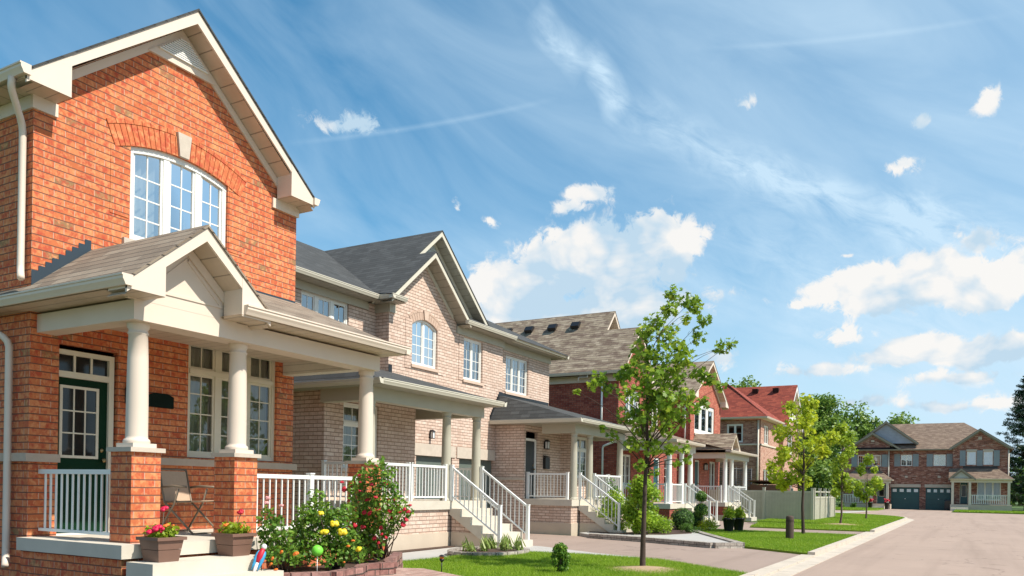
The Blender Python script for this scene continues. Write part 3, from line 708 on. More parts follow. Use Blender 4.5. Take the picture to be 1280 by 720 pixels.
# porch
FZ = .77
mb = MB(); mb.box(5.38, 10.0, 7.86, Y1, .62, FZ)
mb.build('porch_floor', 'conc', h)
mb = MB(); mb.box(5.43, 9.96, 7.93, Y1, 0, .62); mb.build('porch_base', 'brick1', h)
mb = MB(); mb.box(5.44, 6.94, 7.42, 7.862, 0, .59); mb.box(5.441, 7.0, 7.12, 7.42, 0, .42); mb.box(5.442, 7.05, 6.82, 7.12, 0, .27); mb.build('front_steps', 'conc', h)
for i, (x, pz) in enumerate(((5.6, 1.79), (7.03, 1.79), (9.57, 1.79))):
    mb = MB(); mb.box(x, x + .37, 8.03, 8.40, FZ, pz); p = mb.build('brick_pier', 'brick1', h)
    mb = MB(); mb.box(x - .035, x + .405, 7.995, 8.435, pz, pz + .05); mb.build('cap_stone', 'stone', p)
    column(h, x + .185, 8.21, 1.84, 3.25, 'cream', r=.119)
railing(h, (5.65, 9.855, FZ), (5.65, 8.41, FZ), h=.82, posts=(0, 0))
railing(h, (7.45, 8.2, FZ), (8.55, 8.2, FZ), h=.82, posts=(0, 1))
railing(h, (8.58, 8.2, FZ), (9.55, 8.2, FZ), h=.82, posts=(0, 0))
mb = MB(); mb.box(5.58, 9.82, 8.0, 8.32, 3.25, 3.47); mb.box(5.58, 5.82, 8.32, Y1, 3.252, 3.47); mb.build('porch_beam', 'cream', h)
mb = MB(); mb.box(9.60, 9.80, 8.32, Y1, 3.26, 3.47); mb.build('porch_beam', 'cream_side', h)
rf, _ = gable_roof(h, 6.25, 1.0, .98, 7.65, Y1 - .005, 3.60, .83, 'roof1', 'cream', 'cream_sof', ywall=8.0, ret=.46, retz=3.48, fd=.16, wallx=(5.7, 6.8), name='porch_gable_roof')
mb = MB(); mb.slab([(5.25, Y1, 3.602), (5.496, Y1, 3.80), (5.496, 10.7, 3.80), (5.25, 10.7, 3.602)], .03)
mb.slab([(6.95, 7.65, 3.60), (10.0, 7.65, 3.60), (9.86, Y1 - .004, 4.50), (6.95, Y1 - .004, 4.50)], .03)
mb.slab([(10.0, 7.65, 3.602), (9.86, Y1 - .004, 4.502), (10.0, Y1 - .004, 3.602)], .02); mb.build('porch_roof', 'roof1', h)
gutterX(h, 7.62, 10.7, 5.17, 3.62, 'cream'); gutterY(h, 6.80, 10.06, 7.57, 3.62, 'cream'); gutterX(h, 7.58, Y1, 10.08, 3.62, 'cream', flip=-1)
mb = MB(); mb.poly([(6.74, 7.64, 3.497), (10.0, 7.64, 3.497), (10.0, 8.1, 3.497), (6.74, 8.1, 3.497)]); mb.poly([(5.24, 8.0, 3.495), (5.7, 8.0, 3.495), (5.7, 10.7, 3.495), (5.24, 10.7, 3.495)])
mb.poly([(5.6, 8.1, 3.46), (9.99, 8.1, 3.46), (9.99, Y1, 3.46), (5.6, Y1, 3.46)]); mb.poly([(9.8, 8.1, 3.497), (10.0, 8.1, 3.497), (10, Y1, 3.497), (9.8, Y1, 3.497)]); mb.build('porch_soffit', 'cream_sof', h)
mb = MB('Y', 8.0); mb.extr([(5.5, -.002, 3.47), (7.0, -.002, 3.47), (7.0, -.002, 3.62), (6.25, -.002, 4.25), (5.5, -.002, 3.62)], (0, .05, 0)); pp = mb.build('pediment_panel', 'cream', h)
mb = MB('Y', 8.0)
for q in ([(5.75, 3.60), (6.75, 3.60), (6.75, 3.63), (5.75, 3.63)], [(5.75, 3.63), (5.79, 3.63), (6.27, 4.06), (6.25, 4.09)], [(6.25, 4.09), (6.25, 4.05), (6.72, 3.63), (6.75, 3.63)]):
    mb.extr([(a, -.014, z) for a, z in q], (0, .012, 0))
mb.build('panel_moulding', 'cream', pp)
# flashing
def flashing(par, ax, pos, a0, z0, a1, z1, n=7, hh=.14, mat='flash'):
    mb = MB(ax, pos)
    for k in range(n):
        p, q = k / n, (k + 1) / n; x0, x1 = a0 + (a1 - a0) * p, a0 + (a1 - a0) * q; ya, yb = z0 + (z1 - z0) * p, z0 + (z1 - z0) * q
        top = max(ya, yb) + hh
        mb.poly([(x0, -.008, ya - .03), (x1, -.008, yb - .03), (x1, -.008, top), (x0, -.008, top)])
    return mb.build('step_flashing', mat, par)
flashing(h, 'Y', Y1, 5.5, 3.80, 6.25, 4.42, 9, .13); flashing(h, 'Y', Y1, 9.85, 4.50, 6.7, 4.50, 1, .025)
downspout(h, [(5.17, 9.72, 6.14), (5.17, 9.74, 6.02), (5.43, 9.96, 5.72), (5.43, 9.96, 3.98), (5.36, 9.82, 3.86)])
downspout(h, [(5.22, 10.6, 3.5), (5.22, 10.55, 3.4), (5.42, 10.16, 3.15), (5.42, 10.16, .55), (5.33, 10.0, .42)])

# ------------------------------------------------------------------ generic entrance porch for the semi-detached pairs
def entrance(h, xl, xr, yf, fz, stx, cols, wally, brk, trim, colm, zg, zw, ins, roofm, sof, yw, zb=0.03, nst=6, run=.29, basez=.4, conc='concdark', railL=None, railR=None, frontrail=None, sideL=True, bh=3.22, roof=True, rmat='white'):
    """slab xl..xr, front edge yf; stx=(x0,x1) stairs; cols list of x; wally back wall"""
    mb = MB(); mb.box(xl - .06, xr + .06, yf, wally, fz - .2, fz); mb.build('porch_floor', 'conc', h)
    mb = MB(); mb.box(xl, xr, yf + .05, wally, basez, fz - .2); mb.build('porch_base', brk, h)
    mb = MB(); mb.box(xl - .03, xr + .03, yf + .02, wally, zb - .1, basez); mb.build('foundation', conc, h)
    yb = stairs(h, stx[0] - .06, stx[1] + .06, yf - .002, fz, nst, zb, run)
    sb = MB(); x0, x1 = stx[0] - .0, stx[1] + .0
    sb.extr([(x0, yf - .01, fz - .33), (x0, yb + .27, zb), (x0, yf - .01, zb)], (x1 - x0, 0, 0)); sb.build('stair_base', brk, h)
    sb = MB(); zt = basez; f = (zt - zb) / (fz - .33 - zb); ym = (yb + .27) + (yf - .01 - yb - .27) * f
    if f < 1: sb.extr([(x0 - .02, yf - .01, zb), (x0 - .02, yf - .01, zt), (x0 - .02, ym, zt), (x0 - .02, yb + .24, zb)], (x1 - x0 + .04, 0, 0)); sb.build('stair_foundation', conc, h)
    for x in cols: column(h, x, yf + .16, fz, bh, colm, r=.115, plinth=False)
    rise = (fz - zb) / nst
    for x in stx:
        railing(h, (x, yf + .0, fz), (x, yb + .12, zb + rise), h=.82, posts=(1, 1), mat=rmat, gap=.12, low=.10)
    for a, b in (frontrail or []): railing(h, (a, yf + .1, fz), (b, yf + .1, fz), h=.82, mat=rmat)
    if railL: railing(h, (railL[0], railL[1], fz), (railL[0], yf + .25, fz), h=.82, posts=(1, 1), mat=rmat)
    if railR: railing(h, (railR[0], railR[1], fz), (railR[0], yf + .25, fz), h=.82, posts=(1, 1), mat=rmat)

# ------------------------------------------------------------------ HOUSE 2 : beige brick pair
h = thing('semi_detached_house', 'pale beige brick pair of houses with charcoal roof, beside the orange brick house', 'house', (19.7, 13.4, 0))
Yg = 13.4
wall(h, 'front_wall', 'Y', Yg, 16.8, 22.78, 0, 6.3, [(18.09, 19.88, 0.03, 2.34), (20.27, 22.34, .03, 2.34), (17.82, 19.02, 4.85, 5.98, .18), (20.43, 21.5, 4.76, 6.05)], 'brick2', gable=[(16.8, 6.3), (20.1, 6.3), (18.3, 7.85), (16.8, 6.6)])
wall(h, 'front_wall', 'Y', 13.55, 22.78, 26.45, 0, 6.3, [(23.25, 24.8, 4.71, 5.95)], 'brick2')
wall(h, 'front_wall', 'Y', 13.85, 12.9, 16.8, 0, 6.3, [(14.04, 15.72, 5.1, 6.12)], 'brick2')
wall(h, 'living_room_wall', 'Y', 12.0, 12.9, 16.15, 0, 3.55, [(13.5, 14.72, 1.85, 3.3)], 'brick2')
wall(h, 'entrance_wall', 'Y', 12.3, 22.35, 24.98, 0, 3.55, [(22.45, 23.25, 1.135, 3.3)], 'brick2')
wall(h, 'living_room_wall', 'Y', 11.8, 24.98, 26.45, 0, 3.55, [(25.12, 26.22, 1.85, 3.3)], 'brick2')
mb = MB()
for x, y0, y1, z in ((16.8, 13.4, 13.85, 6.6), (12.9, 12.0, 13.85, 3.5), (12.9, 13.85, 22, 6.3), (16.15, 12, 13.85, 3.5), (22.35, 12.3, 13.4, 3.6), (24.98, 11.8, 12.3, 3.5), (26.45, 11.8, 13.55, 3.5), (26.45, 13.55, 22, 6.3), (22.78, 13.4, 13.55, 6.3)):
    mb.poly([(x, y0, 0), (x, y1, 0), (x, y1, z), (x, y0, z)])
mb.poly([(12.9, 22, 0), (26.45, 22, 0), (26.45, 22, 6.3), (12.9, 22, 6.3)]); mb.build('side_wall', 'brick2', h)
# roofs
ZE = 6.42
mb = MB(); t = .03
mb.slab([(12.4, 13.42, ZE), (16.42, 13.42, ZE), (19.5, 18.3, 9.08), (12.4, 18.3, 9.08)], t)
mb.slab([(20.15, 12.98, ZE - .003), (26.9, 12.98, ZE - .003), (21.6, 18.3, 9.08), (19.6, 18.3, 9.08)], t)
mb.slab([(26.9, 12.98, ZE), (26.9, 22.4, ZE), (21.6, 18.3, 9.08)], t); mb.slab([(12.4, 22.4, ZE), (26.9, 22.4, ZE), (21.6, 18.3, 9.08), (12.4, 18.3, 9.08)], t)
mb.build('main_roof', 'roof2', h)
for q in ((12.4, 16.45, 13.80, 13.848, 6.10), (22.8, 26.48, 13.50, 13.548, 6.08), (20.0, 22.8, 13.35, 13.398, 6.08), (16.76, 17.02, 13.35, 13.397, 6.08), (16.75, 16.797, 13.398, 13.849, 6.08)):
    mb = MB(); mb.box(*q, 6.30); mb.build('frieze_board', 'sage', h)
mb = MB()
for q in ((12.4, 16.9, 13.40, 13.85), (20.0, 26.9, 12.98, 13.55), (16.35, 17.0, 12.98, 13.85)): mb.poly([(q[0], q[2], 6.302 + q[0] * 1e-4), (q[1], q[2], 6.302 + q[0] * 1e-4), (q[1], q[3], 6.302 + q[0] * 1e-4), (q[0], q[3], 6.302 + q[0] * 1e-4)])
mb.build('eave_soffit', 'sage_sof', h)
gutterY(h, 12.4, 16.42, 13.35, ZE + .02, 'sagelight'); gutterX(h, 12.92, 13.42, 16.33, ZE + .02, 'sagelight'); gutterY(h, 16.34, 16.98, 12.91, ZE + .02, 'sagelight')
gutterY(h, 19.95, 22.9, 12.91, ZE + .02, 'sagelight'); gutterY(h, 22.9, 26.95, 13.02, ZE - .01, 'sagelight'); gutterX(h, 12.98, 22.4, 26.97, ZE - .01, 'sagelight', flip=-1)
gable_roof(h, 18.3, 1.9, 1.88, 12.98, 17.5, ZE, .85, 'roof2', 'sagelight', 'sage_sof', ywall=13.4, returns=(0, 0), wallx=(16.8, 19.8), fd=.15, name='small_gable_roof')
gable_roof(h, 19.5, 3.1, 3.1, 13.62, 18.32, ZE + .004, .85, 'roof2', 'sagelight', 'sage_sof', ywall=14.0, returns=(0, 0), wallx=(16.8, 22.2), fd=.15, name='large_gable_roof')
mb = MB('Y', 13.99); mb.poly([(16.7, 0, 6.3), (22.4, 0, 6.3), (19.5, 0, 8.95)]); mb.build('gable_siding', 'sage_side', h)
mb = MB(); mb.slab([(16.33, 12.95, ZE + .01), (16.98, 12.95, ZE + .01), (16.98, 13.4, ZE + .06), (16.33, 13.4, ZE + .06)], .02); mb.build('return_roof', 'roof2', h)
# windows
window(h, 'Y', Yg, 17.82, 19.02, 4.85, 5.98, lites=2, cols=2, rows=4, arch=.18, cur='full', sill='brickband2', fw=.05, mw=.06)
arch_bricks(h, 'Y', Yg, 17.82, 19.02, 5.98, .18, .2, 'brickplain2', key='brickband2', n=13)
window(h, 'Y', Yg, 20.43, 21.5, 4.76, 6.05, lites=2, cols=2, rows=4, cur='sides', sill='brickband2', fw=.05, mw=.06)
window(h, 'Y', 13.55, 23.25, 24.8, 4.71, 5.95, lites=3, cols=2, rows=4, cur='full', sill='brickband2', fw=.05, mw=.06)
window(h, 'Y', 13.85, 14.04, 15.72, 5.1, 6.12, lites=3, cols=2, rows=2, cur='right' if 0 else 'none', sill=None, fw=.06, mw=.12)
window(h, 'Y', 12.0, 13.5, 14.72, 1.85, 3.3, lites=1, widths=[1, .6], cols=2, rows=4, trans=2.85, gm='glassdim', cur='full', curm='curtgreen', sill='stone', fw=.06)
window(h, 'Y', 11.8, 25.12, 26.22, 1.85, 3.3, lites=2, cols=2, rows=4, trans=2.85, gm='glassdim', cur='full', sill='stone', fw=.06)
for x0, x1, yy in ((17.5, 17.8, Yg), (19.04, 19.34, Yg), (20.15, 20.41, Yg), (21.52, 21.78, Yg), (22.97, 23.23, 13.55), (24.82, 25.08, 13.55)):
    mb = MB('Y', yy); mb.box(x0, x1, -.014, .01, 4.72, 6.06); mb.build('brick_quoin', 'brick2', h)
# garages
for a0, a1 in ((18.09, 19.88), (20.27, 22.34)):
    mb = MB('Y', Yg); mb.box(a0, a1, .11, .16, .03, 2.34); g = mb.build('garage_door', 'sagedoor', h)
    mb = MB('Y', Yg); mb.box(a0 - .15, a1 + .15 if a1 < 20 else a1 + .0, -.03, .0, 2.342, 2.68); mb.build('stone_lintel', 'stone', h)
wall_lamp(h, 'Y', Yg, 18.75, 2.95, .95)
door(h, 'Y', 12.3, 22.53, 23.17, 1.14, 3.0, 'black', frame='white', trans=None)
wall_lamp(h, 'Y', 12.3, 23.75, 2.92, 1.2)
mb = MB('Y', 12.3); mb.box(23.66, 23.98, -.10, .0, 2.12, 2.5); mb.extr([(23.65, -.12, 2.5), (23.99, -.12, 2.5), (23.99, 0, 2.55), (23.65, 0, 2.55)], (0, 0, .02)); mb.build('mailbox', 'black', h)
mb = MB('X', 22.35); mb.box(12.27, 13.39, -.04, .0, 1.72, 1.80); mb.build('sill_band', 'stone', h)
# porches
porch_roof(h, 12.5, 17.44, 10.2, 13.4, 3.6, 4.5, .55, 'roof2', 'sagelight', 'sage_sof', 0, 0, 0)
mb = MB(); mb.slab([(12.9, 13.4, 4.5), (16.795, 13.4, 4.5), (16.795, 13.846, 4.62), (12.9, 13.846, 4.62)], .03); mb.build('porch_roof_back', 'roof2', h)
beams(h, 12.77, 17.2, 10.63, 12.0, 3.22, 3.5, 'sage'); beams(h, 22.6, 26.77, 10.63, 11.8, 3.22, 3.5, 'sage')
mb = MB(); mb.box(17.0, 17.199, 12.0, 13.4, 3.221, 3.5); mb.build('porch_beam', 'sage', h)
porch_roof(h, 22.0, 26.95, 10.2, 13.395, 3.6, 4.5, .6, 'roof2', 'sagelight', 'sage_sof', 0, 0, 0)
mb = MB(); mb.slab([(22.8, 13.395, 4.5), (26.4, 13.395, 4.5), (26.4, 13.546, 4.54), (22.8, 13.546, 4.54)], .03); mb.build('porch_roof_back', 'roof2', h)
flashing(h, 'Y', Yg, 22.78, 4.5, 22.62, 4.52, 1, .1, 'black'); flashing(h, 'Y', 13.54, 22.8, 4.54, 26.4, 4.54, 1, .1, 'black'); flashing(h, 'Y', Yg, 22.0, 3.62, 22.62, 4.52, 10, .10, 'black'); flashing(h, 'Y', Yg, 16.8, 4.5, 16.95, 4.5, 1, .2, 'black')
entrance(h, 12.77, 17.25, 10.6, 1.135, (15.74, 17.08), [12.92, 15.72, 17.05], 12.0, 'brick2', 'sage', 'sage', 3.6, 4.5, .5, 'roof2', 'sage_sof', 13.4, frontrail=[(12.95, 14.2), (14.25, 15.6)], railL=(12.86, 11.95), railR=(17.12, 12.4))
mb = MB(); mb.box(16.0, 17.25, 12.0, 13.4, .93, 1.136); mb.build('porch_floor', 'conc', h)
entrance(h, 22.42, 26.85, 10.6, 1.135, (22.95, 24.05), [22.8, 24.0, 26.62], 12.3, 'brick2', 'sage', 'sage', 3.6, 4.5, .5, 'roof2', 'sage_sof', 13.4, frontrail=[(24.2, 25.4), (25.45, 26.5)], railL=(22.55, 12.25), railR=(26.74, 11.8))

# ------------------------------------------------------------------ HOUSE 3 : red brick pair
h = thing('semi_detached_house', 'red brick pair of houses with tan shingle roof, behind the young maple', 'house', (37, 12.8, 0))
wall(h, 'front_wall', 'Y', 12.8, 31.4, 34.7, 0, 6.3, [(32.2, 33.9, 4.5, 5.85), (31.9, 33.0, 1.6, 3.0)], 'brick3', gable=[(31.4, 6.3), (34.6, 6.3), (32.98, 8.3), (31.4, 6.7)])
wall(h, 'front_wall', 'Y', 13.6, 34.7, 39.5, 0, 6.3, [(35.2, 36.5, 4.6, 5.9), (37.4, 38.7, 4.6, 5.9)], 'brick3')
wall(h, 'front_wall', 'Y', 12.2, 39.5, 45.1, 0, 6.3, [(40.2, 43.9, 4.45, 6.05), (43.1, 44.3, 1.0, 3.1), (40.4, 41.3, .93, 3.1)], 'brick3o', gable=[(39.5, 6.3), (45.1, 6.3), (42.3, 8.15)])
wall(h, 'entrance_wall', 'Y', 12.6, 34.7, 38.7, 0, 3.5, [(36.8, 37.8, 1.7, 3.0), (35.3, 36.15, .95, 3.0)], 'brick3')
mb = MB()
for x, y0, y1, z in ((31.4, 12.8, 22, 6.5), (34.7, 12.8, 13.6, 6.3), (39.5, 12.2, 13.6, 6.4), (45.1, 12.2, 22, 6.4), (38.7, 12.6, 13.6, 3.5)): mb.poly([(x, y0, 0), (x, y1, 0), (x, y1, z), (x, y0, z)])
mb.poly([(31.4, 22, 0), (45.1, 22, 0), (45.1, 22, 6.3), (31.4, 22, 6.3)]); mb.poly([(34.7, 12.6, 3.5), (38.7, 12.6, 3.5), (38.7, 13.6, 3.7), (34.7, 13.6, 3.7)]); mb.build('side_wall', 'brick3', h)
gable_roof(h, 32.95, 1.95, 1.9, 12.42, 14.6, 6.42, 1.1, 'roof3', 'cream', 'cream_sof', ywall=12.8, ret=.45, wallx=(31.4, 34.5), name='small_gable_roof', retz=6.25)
gable_roof(h, 33.9, 2.9, 2.9, 14.05, 23, 6.415, 1.1, 'roof3', 'cream', 'cream_sof', ywall=14.5, returns=(0, 0), name='large_gable_roof')
mb = MB('Y', 14.49); mb.poly([(31.3, 0, 6.3), (36.5, 0, 6.3), (33.9, 0, 9.2)]); mb.build('gable_siding', 'cream_side', h)
mb = MB(); mb.slab([(34.4, 13.15, 6.40), (45.5, 13.15, 6.40), (42, 18.3, 9.1), (34.4, 18.3, 9.1)], .03); mb.slab([(45.5, 13.15, 6.4), (45.5, 22.4, 6.4), (42, 18.3, 9.1)], .03); mb.slab([(34.4, 22.4, 6.4), (45.5, 22.4, 6.4), (42, 18.3, 9.1), (34.4, 18.3, 9.1)], .03); mb.build('main_roof', 'roof3', h)
gable_roof(h, 42.3, 3.2, 3.2, 11.85, 17.5, 6.32, .66, 'roof3', 'cream', 'cream_sof', ywall=12.2, ret=.6, retz=6.2, wallx=(39.5, 45.1), name='gable_roof')
gutterX(h, 12.4, 23, 30.93, 6.44, 'cream'); mb = MB(); mb.poly([(31.0, 12.45, 6.28), (31.4, 12.45, 6.28), (31.4, 23, 6.28), (31.0, 23, 6.28)]); mb.build('eave_soffit', 'cream_sofv', h)
mb = MB(); mb.box(31.34, 31.397, 12.8, 22, 6.05, 6.27); mb.build('frieze_board', 'cream', h)
gutterY(h, 34.6, 39.4, 13.1, 6.42, 'cream'); gutterX(h, 11.85, 13.2, 39.03, 6.34, 'cream')
for y in (19.27, 18.09, 16.86, 15.68):
    z = 6.415 + 1.1 * 2.25; mb = MB(); mb.extr([(33.1, y - .2, z - .1), (33.36, y - .2, z + .22), (33.2, y - .2, z + .24), (33.0, y - .2, z + .02)], (0, .4, 0)); mb.build('roof_vent', 'black', h)
window(h, 'Y', 12.8, 32.2, 33.9, 4.5, 5.85, lites=3, cols=2, rows=3, cur='full', sill='stone'); window(h, 'Y', 12.8, 31.9, 33.0, 1.6, 3.0, lites=2, cols=2, rows=3, gm='glassdim', cur='sides', sill='stone')
for a in (35.2, 37.4): window(h, 'Y', 13.6, a, a + 1.3, 4.6, 5.9, lites=2, cols=1, rows=2, cur='sides', sill='stone')
window(h, 'Y', 12.2, 40.2, 43.9, 4.45, 6.05, lites=3, cols=1, rows=1, cur='full', sill='stone', fw=.2, mw=.35); window(h, 'Y', 12.2, 43.1, 44.3, 1.0, 3.1, lites=2, cols=1, rows=3, gm='glassdim', cur='full', sill=None)
window(h, 'Y', 12.6, 36.8, 37.8, 1.7, 3.0, lites=1, cols=2, rows=3, gm='glassdim', cur='none', sill='stone')
door(h, 'Y', 12.6, 35.38, 36.07, .95, 2.9, 'tealdoor', frame='white'); door(h, 'Y', 12.2, 40.5, 41.2, .93, 3.0, 'tealdoor', frame='white'); wall_lamp(h, 'Y', 12.2, 42.0, 2.75, 1.5)
downspout(h, [(31.34, 13.53, 6.2), (31.34, 13.53, 3.62)], 'white'); downspout(h, [(31.0, 12.7, 3.5), (31.34, 13.45, 3.3), (31.34, 13.45, .3)], 'white'); downspout(h, [(39.43, 12.45, 6.2), (39.43, 12.45, 3.9)], 'white')
porch_roof(h, 31.0, 34.9, 10.15, 12.795, 3.52, 4.35, .5, 'roof3', 'cream', 'cream_sof', 0, 0, 0); beams(h, 31.2, 34.7, 10.45, 12.6, 3.12, 3.42, 'tan')
entrance(h, 31.25, 34.7, 10.4, .93, (33.15, 34.25), [31.45, 33.05, 34.3], 12.6, 'brick3', 'tan', 'white', 3.5, 4.3, .5, 'roof3', 'cream_sof', 12.8, nst=5, frontrail=[(31.6, 32.9)], railL=(31.3, 12.5), basez=.3, bh=3.13)
gable_roof(h, 40.35, .95, .95, 10.1, 12.19, 3.56, .88, 'roof3', 'cream', 'cream_sof', ywall=10.4, ret=.3, retz=3.46, fd=.12, wallx=(39.6, 41.1), name='porch_gable_roof')
mb = MB('Y', 10.38); mb.poly([(39.5, 0, 3.4), (41.2, 0, 3.4), (40.35, 0, 4.2)]); mb.build('pediment_panel', 'cream', h)
porch_roof(h, 39.42, 44.9, 10.1, 12.195, 3.50, 4.05, .4, 'roof3', 'cream', 'cream_sof', 0, 0, 0, left=False); beams(h, 39.6, 44.5, 10.42, 12.2, 3.12, 3.40, 'tan')
entrance(h, 39.65, 44.5, 10.4, .93, (40.2, 41.25), [40.07, 41.32, 44.2], 12.2, 'brick3', 'tan', 'white', 3.5, 4.3, .5, 'roof3', 'cream_sof', 12.8, nst=5, frontrail=[(41.45, 42.7), (42.75, 44.05)], railL=(39.7, 12.1), railR=(44.35, 12.1), basez=.3, bh=3.13)

# ------------------------------------------------------------------ HOUSE 4 : brown brick, red roof
h = thing('brick_house', 'brown brick house under a bright red shingle roof, behind the grey fence', 'house', (58, 11.8, 0))
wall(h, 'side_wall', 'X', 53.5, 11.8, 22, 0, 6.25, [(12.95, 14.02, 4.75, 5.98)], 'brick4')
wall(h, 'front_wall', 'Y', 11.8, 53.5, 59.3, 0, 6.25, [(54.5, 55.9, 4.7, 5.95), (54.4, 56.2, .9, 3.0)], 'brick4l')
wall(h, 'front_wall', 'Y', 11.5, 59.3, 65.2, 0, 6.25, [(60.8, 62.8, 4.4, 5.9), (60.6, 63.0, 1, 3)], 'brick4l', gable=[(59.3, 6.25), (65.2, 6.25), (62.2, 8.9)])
mb = MB()
for x, y0, y1 in ((59.3, 11.5, 11.8), (65.2, 11.5, 22)): mb.poly([(x, y0, 0), (x, y1, 0), (x, y1, 6.25), (x, y0, 6.25)])
mb.poly([(53.5, 22, 0), (65.2, 22, 0), (65.2, 22, 6.2), (53.5, 22, 6.2)]); mb.build('back_wall', 'brick4', h)
mb = MB(); E4 = 6.38
mb.slab([(53.1, 11.35, E4), (59.6, 11.35, E4), (57.3, 14.6, 8.95), (55.75, 14.6, 8.95)], .03); mb.slab([(53.1, 11.35, E4), (55.75, 14.6, 8.95), (55.75, 22, 8.95), (53.1, 22.4, E4)], .03)
mb.slab([(55.75, 14.6, 8.95), (57.3, 14.6, 8.95), (60.5, 14.6, 6.4), (60.5, 22, 6.4), (55.75, 22, 8.9)], .02); mb.build('main_roof', 'roof4', h)
mb = MB(); mb.slab([(53.1, 11.3, E4 + .035), (53.35, 11.3, E4 + .035), (55.85, 14.6, 9.0), (55.65, 14.6, 9.0)], .03); mb.build('hip_cap', 'roof4l', h)
gable_roof(h, 62.1, 3.4, 3.4, 11.1, 22.3, 6.3, .94, 'roof4', 'white', 'cream_sof', ywall=11.5, ret=.9, retz=6.15, fd=.35, wallx=(59.3, 65.2), name='large_gable_roof')
mb = MB('Y', 11.48); mb.poly([(59.9, 0, 6.9), (64.3, 0, 6.9), (62.1, 0, 9.0)]); mb.build('gable_siding', 'white', h)
for y in (12.5, 14.0):
    z = 6.3 + .94 * 2.9; mb = MB(); mb.extr([(61.45, y - .2, z - .1), (61.8, y - .2, z + .2), (61.3, y - .2, z + .22)], (0, .42, 0)); mb.build('roof_vent', 'black', h)
gutterX(h, 11.3, 22.4, 53.03, E4 + .02, 'tan'); gutterY(h, 53.05, 59.5, 11.28, E4 + .02, 'cream')
mb = MB(); mb.poly([(53.1, 11.35, 6.27), (59.6, 11.35, 6.27), (59.6, 11.8, 6.27), (53.1, 11.8, 6.27)]); mb.poly([(53.1, 11.8, 6.27), (53.5, 11.8, 6.27), (53.5, 22, 6.27), (53.1, 22, 6.27)]); mb.build('eave_soffit', 'tan', h)
mb = MB(); mb.box(53.44, 53.499, 11.74, 22, 4.56, 4.66); mb.box(53.44, 59.3, 11.74, 11.799, 4.561, 4.661); mb.build('brick_band', 'tan', h)
window(h, 'X', 53.5, 12.95, 14.02, 4.75, 5.98, lites=2, cols=1, rows=2, cur='none', sill=None, gm='glassdim', fw=.08); window(h, 'Y', 11.8, 54.5, 55.9, 4.7, 5.95, lites=2, cols=1, rows=2, cur='full', sill='stone'); window(h, 'Y', 11.8, 54.4, 56.2, .9, 3.0, lites=2, cols=1, rows=2, cur='full', sill=None)
window(h, 'Y', 11.5, 60.8, 62.8, 4.4, 5.9, lites=2, cols=1, rows=2, cur='full', sill='stone'); window(h, 'Y', 11.5, 60.6, 63.0, 1, 3, lites=2, cols=1, rows=2, cur='full', sill='stone')
downspout(h, [(53.43, 11.95, 6.2), (53.43, 11.95, .3)], 'tan', .06)

# ------------------------------------------------------------------ HOUSE 5 : far pair facing down the street
h = thing('semi_detached_house', 'dark brick pair of houses with teal garage doors at the far end of the street', 'house', (90, 11.3, 0), -PI / 2, absm=False)
wall(h, 'front_wall', 'Y', 0, 0, 4.35, 0, 6.0, [(1.35, 2.05, 4.35, 5.5), (2.75, 3.55, 4.35, 5.5), (.9, 2.6, 1.1, 2.6), (3.2, 4.1, .5, 2.55)], 'brick5', gable=[(0, 6.0), (4.35, 6.0), (4.35, 6.5), (2.76, 7.5), (.3, 6.1)])
wall(h, 'front_wall', 'Y', .5, 4.35, 10.0, 0, 6.0, [(4.5, 7.1, 0, 2.22), (7.65, 9.95, 0, 2.22), (5.35, 6.4, 4.4, 5.55), (8.3, 9.4, 4.4, 5.55)], 'brick5')
wall(h, 'front_wall', 'Y', 0, 10.0, 14.75, 0, 6.0, [(11.2, 12.0, 4.5, 5.8), (12.6, 13.4, 4.5, 5.8), (10.65, 11.35, .67, 2.85), (12.1, 14.1, 1.1, 2.85)], 'brick5', gable=[(10.0, 6.0), (14.75, 6.0), (12.3, 7.75), (10.0, 6.2)])
mb = MB()
for x, y0, y1 in ((0, 0, 10), (4.35, 0, .5), (10, 0, .5), (14.75, 0, 10)): mb.poly([(x, y0, 0), (x, y1, 0), (x, y1, 6.0), (x, y0, 6.0)])
mb.poly([(0, 10, 0), (14.75, 10, 0), (14.75, 10, 6), (0, 10, 6)]); mb.build('side_wall', 'brick5', h)
mb = MB(); mb.slab([(-.4, .15, 6.05), (15.1, .15, 6.05), (10.9, 5.2, 9.05), (4.0, 5.2, 9.05)], .04); mb.slab([(15.1, .15, 6.05), (15.1, 10.4, 6.05), (10.9, 5.2, 9.05)], .04); mb.slab([(-.4, .15, 6.05), (4.0, 5.2, 9.05), (-.4, 10.4, 6.05)], .04); mb.slab([(-.4, 10.4, 6.05), (15.1, 10.4, 6.05), (10.9, 5.2, 9.05), (4, 5.2, 9.05)], .04); mb.build('main_roof', 'roof5', h)
gable_roof(h, 2.75, 2.85, 2.85, -.4, 4, 6.02, .64, 'roof5', 'olive', 'sage_sof', ywall=0, returns=(0, 0), fd=.2, name='brick_gable_roof', wallx=(0, 4.6))
gable_roof(h, 3.95, 3.0, 3.0, .35, 6, 6.75, .76, 'roof5', 'olive', 'sage_sof', ywall=.7, returns=(0, 0), fd=.2, name='large_gable_roof', wallx=(1.2, 6.8))
mb = MB('Y', .69); mb.poly([(1.3, 0, 6.7), (6.7, 0, 6.7), (3.95, 0, 8.85)]); mb.build('gable_siding', 'grey_side', h)
gable_roof(h, 12.3, 2.6, 2.7, -.4, 4, 6.15, .72, 'roof5', 'olive', 'sage_sof', ywall=0, returns=(0, 0), fd=.2, name='brick_gable_roof', wallx=(10.0, 14.75))
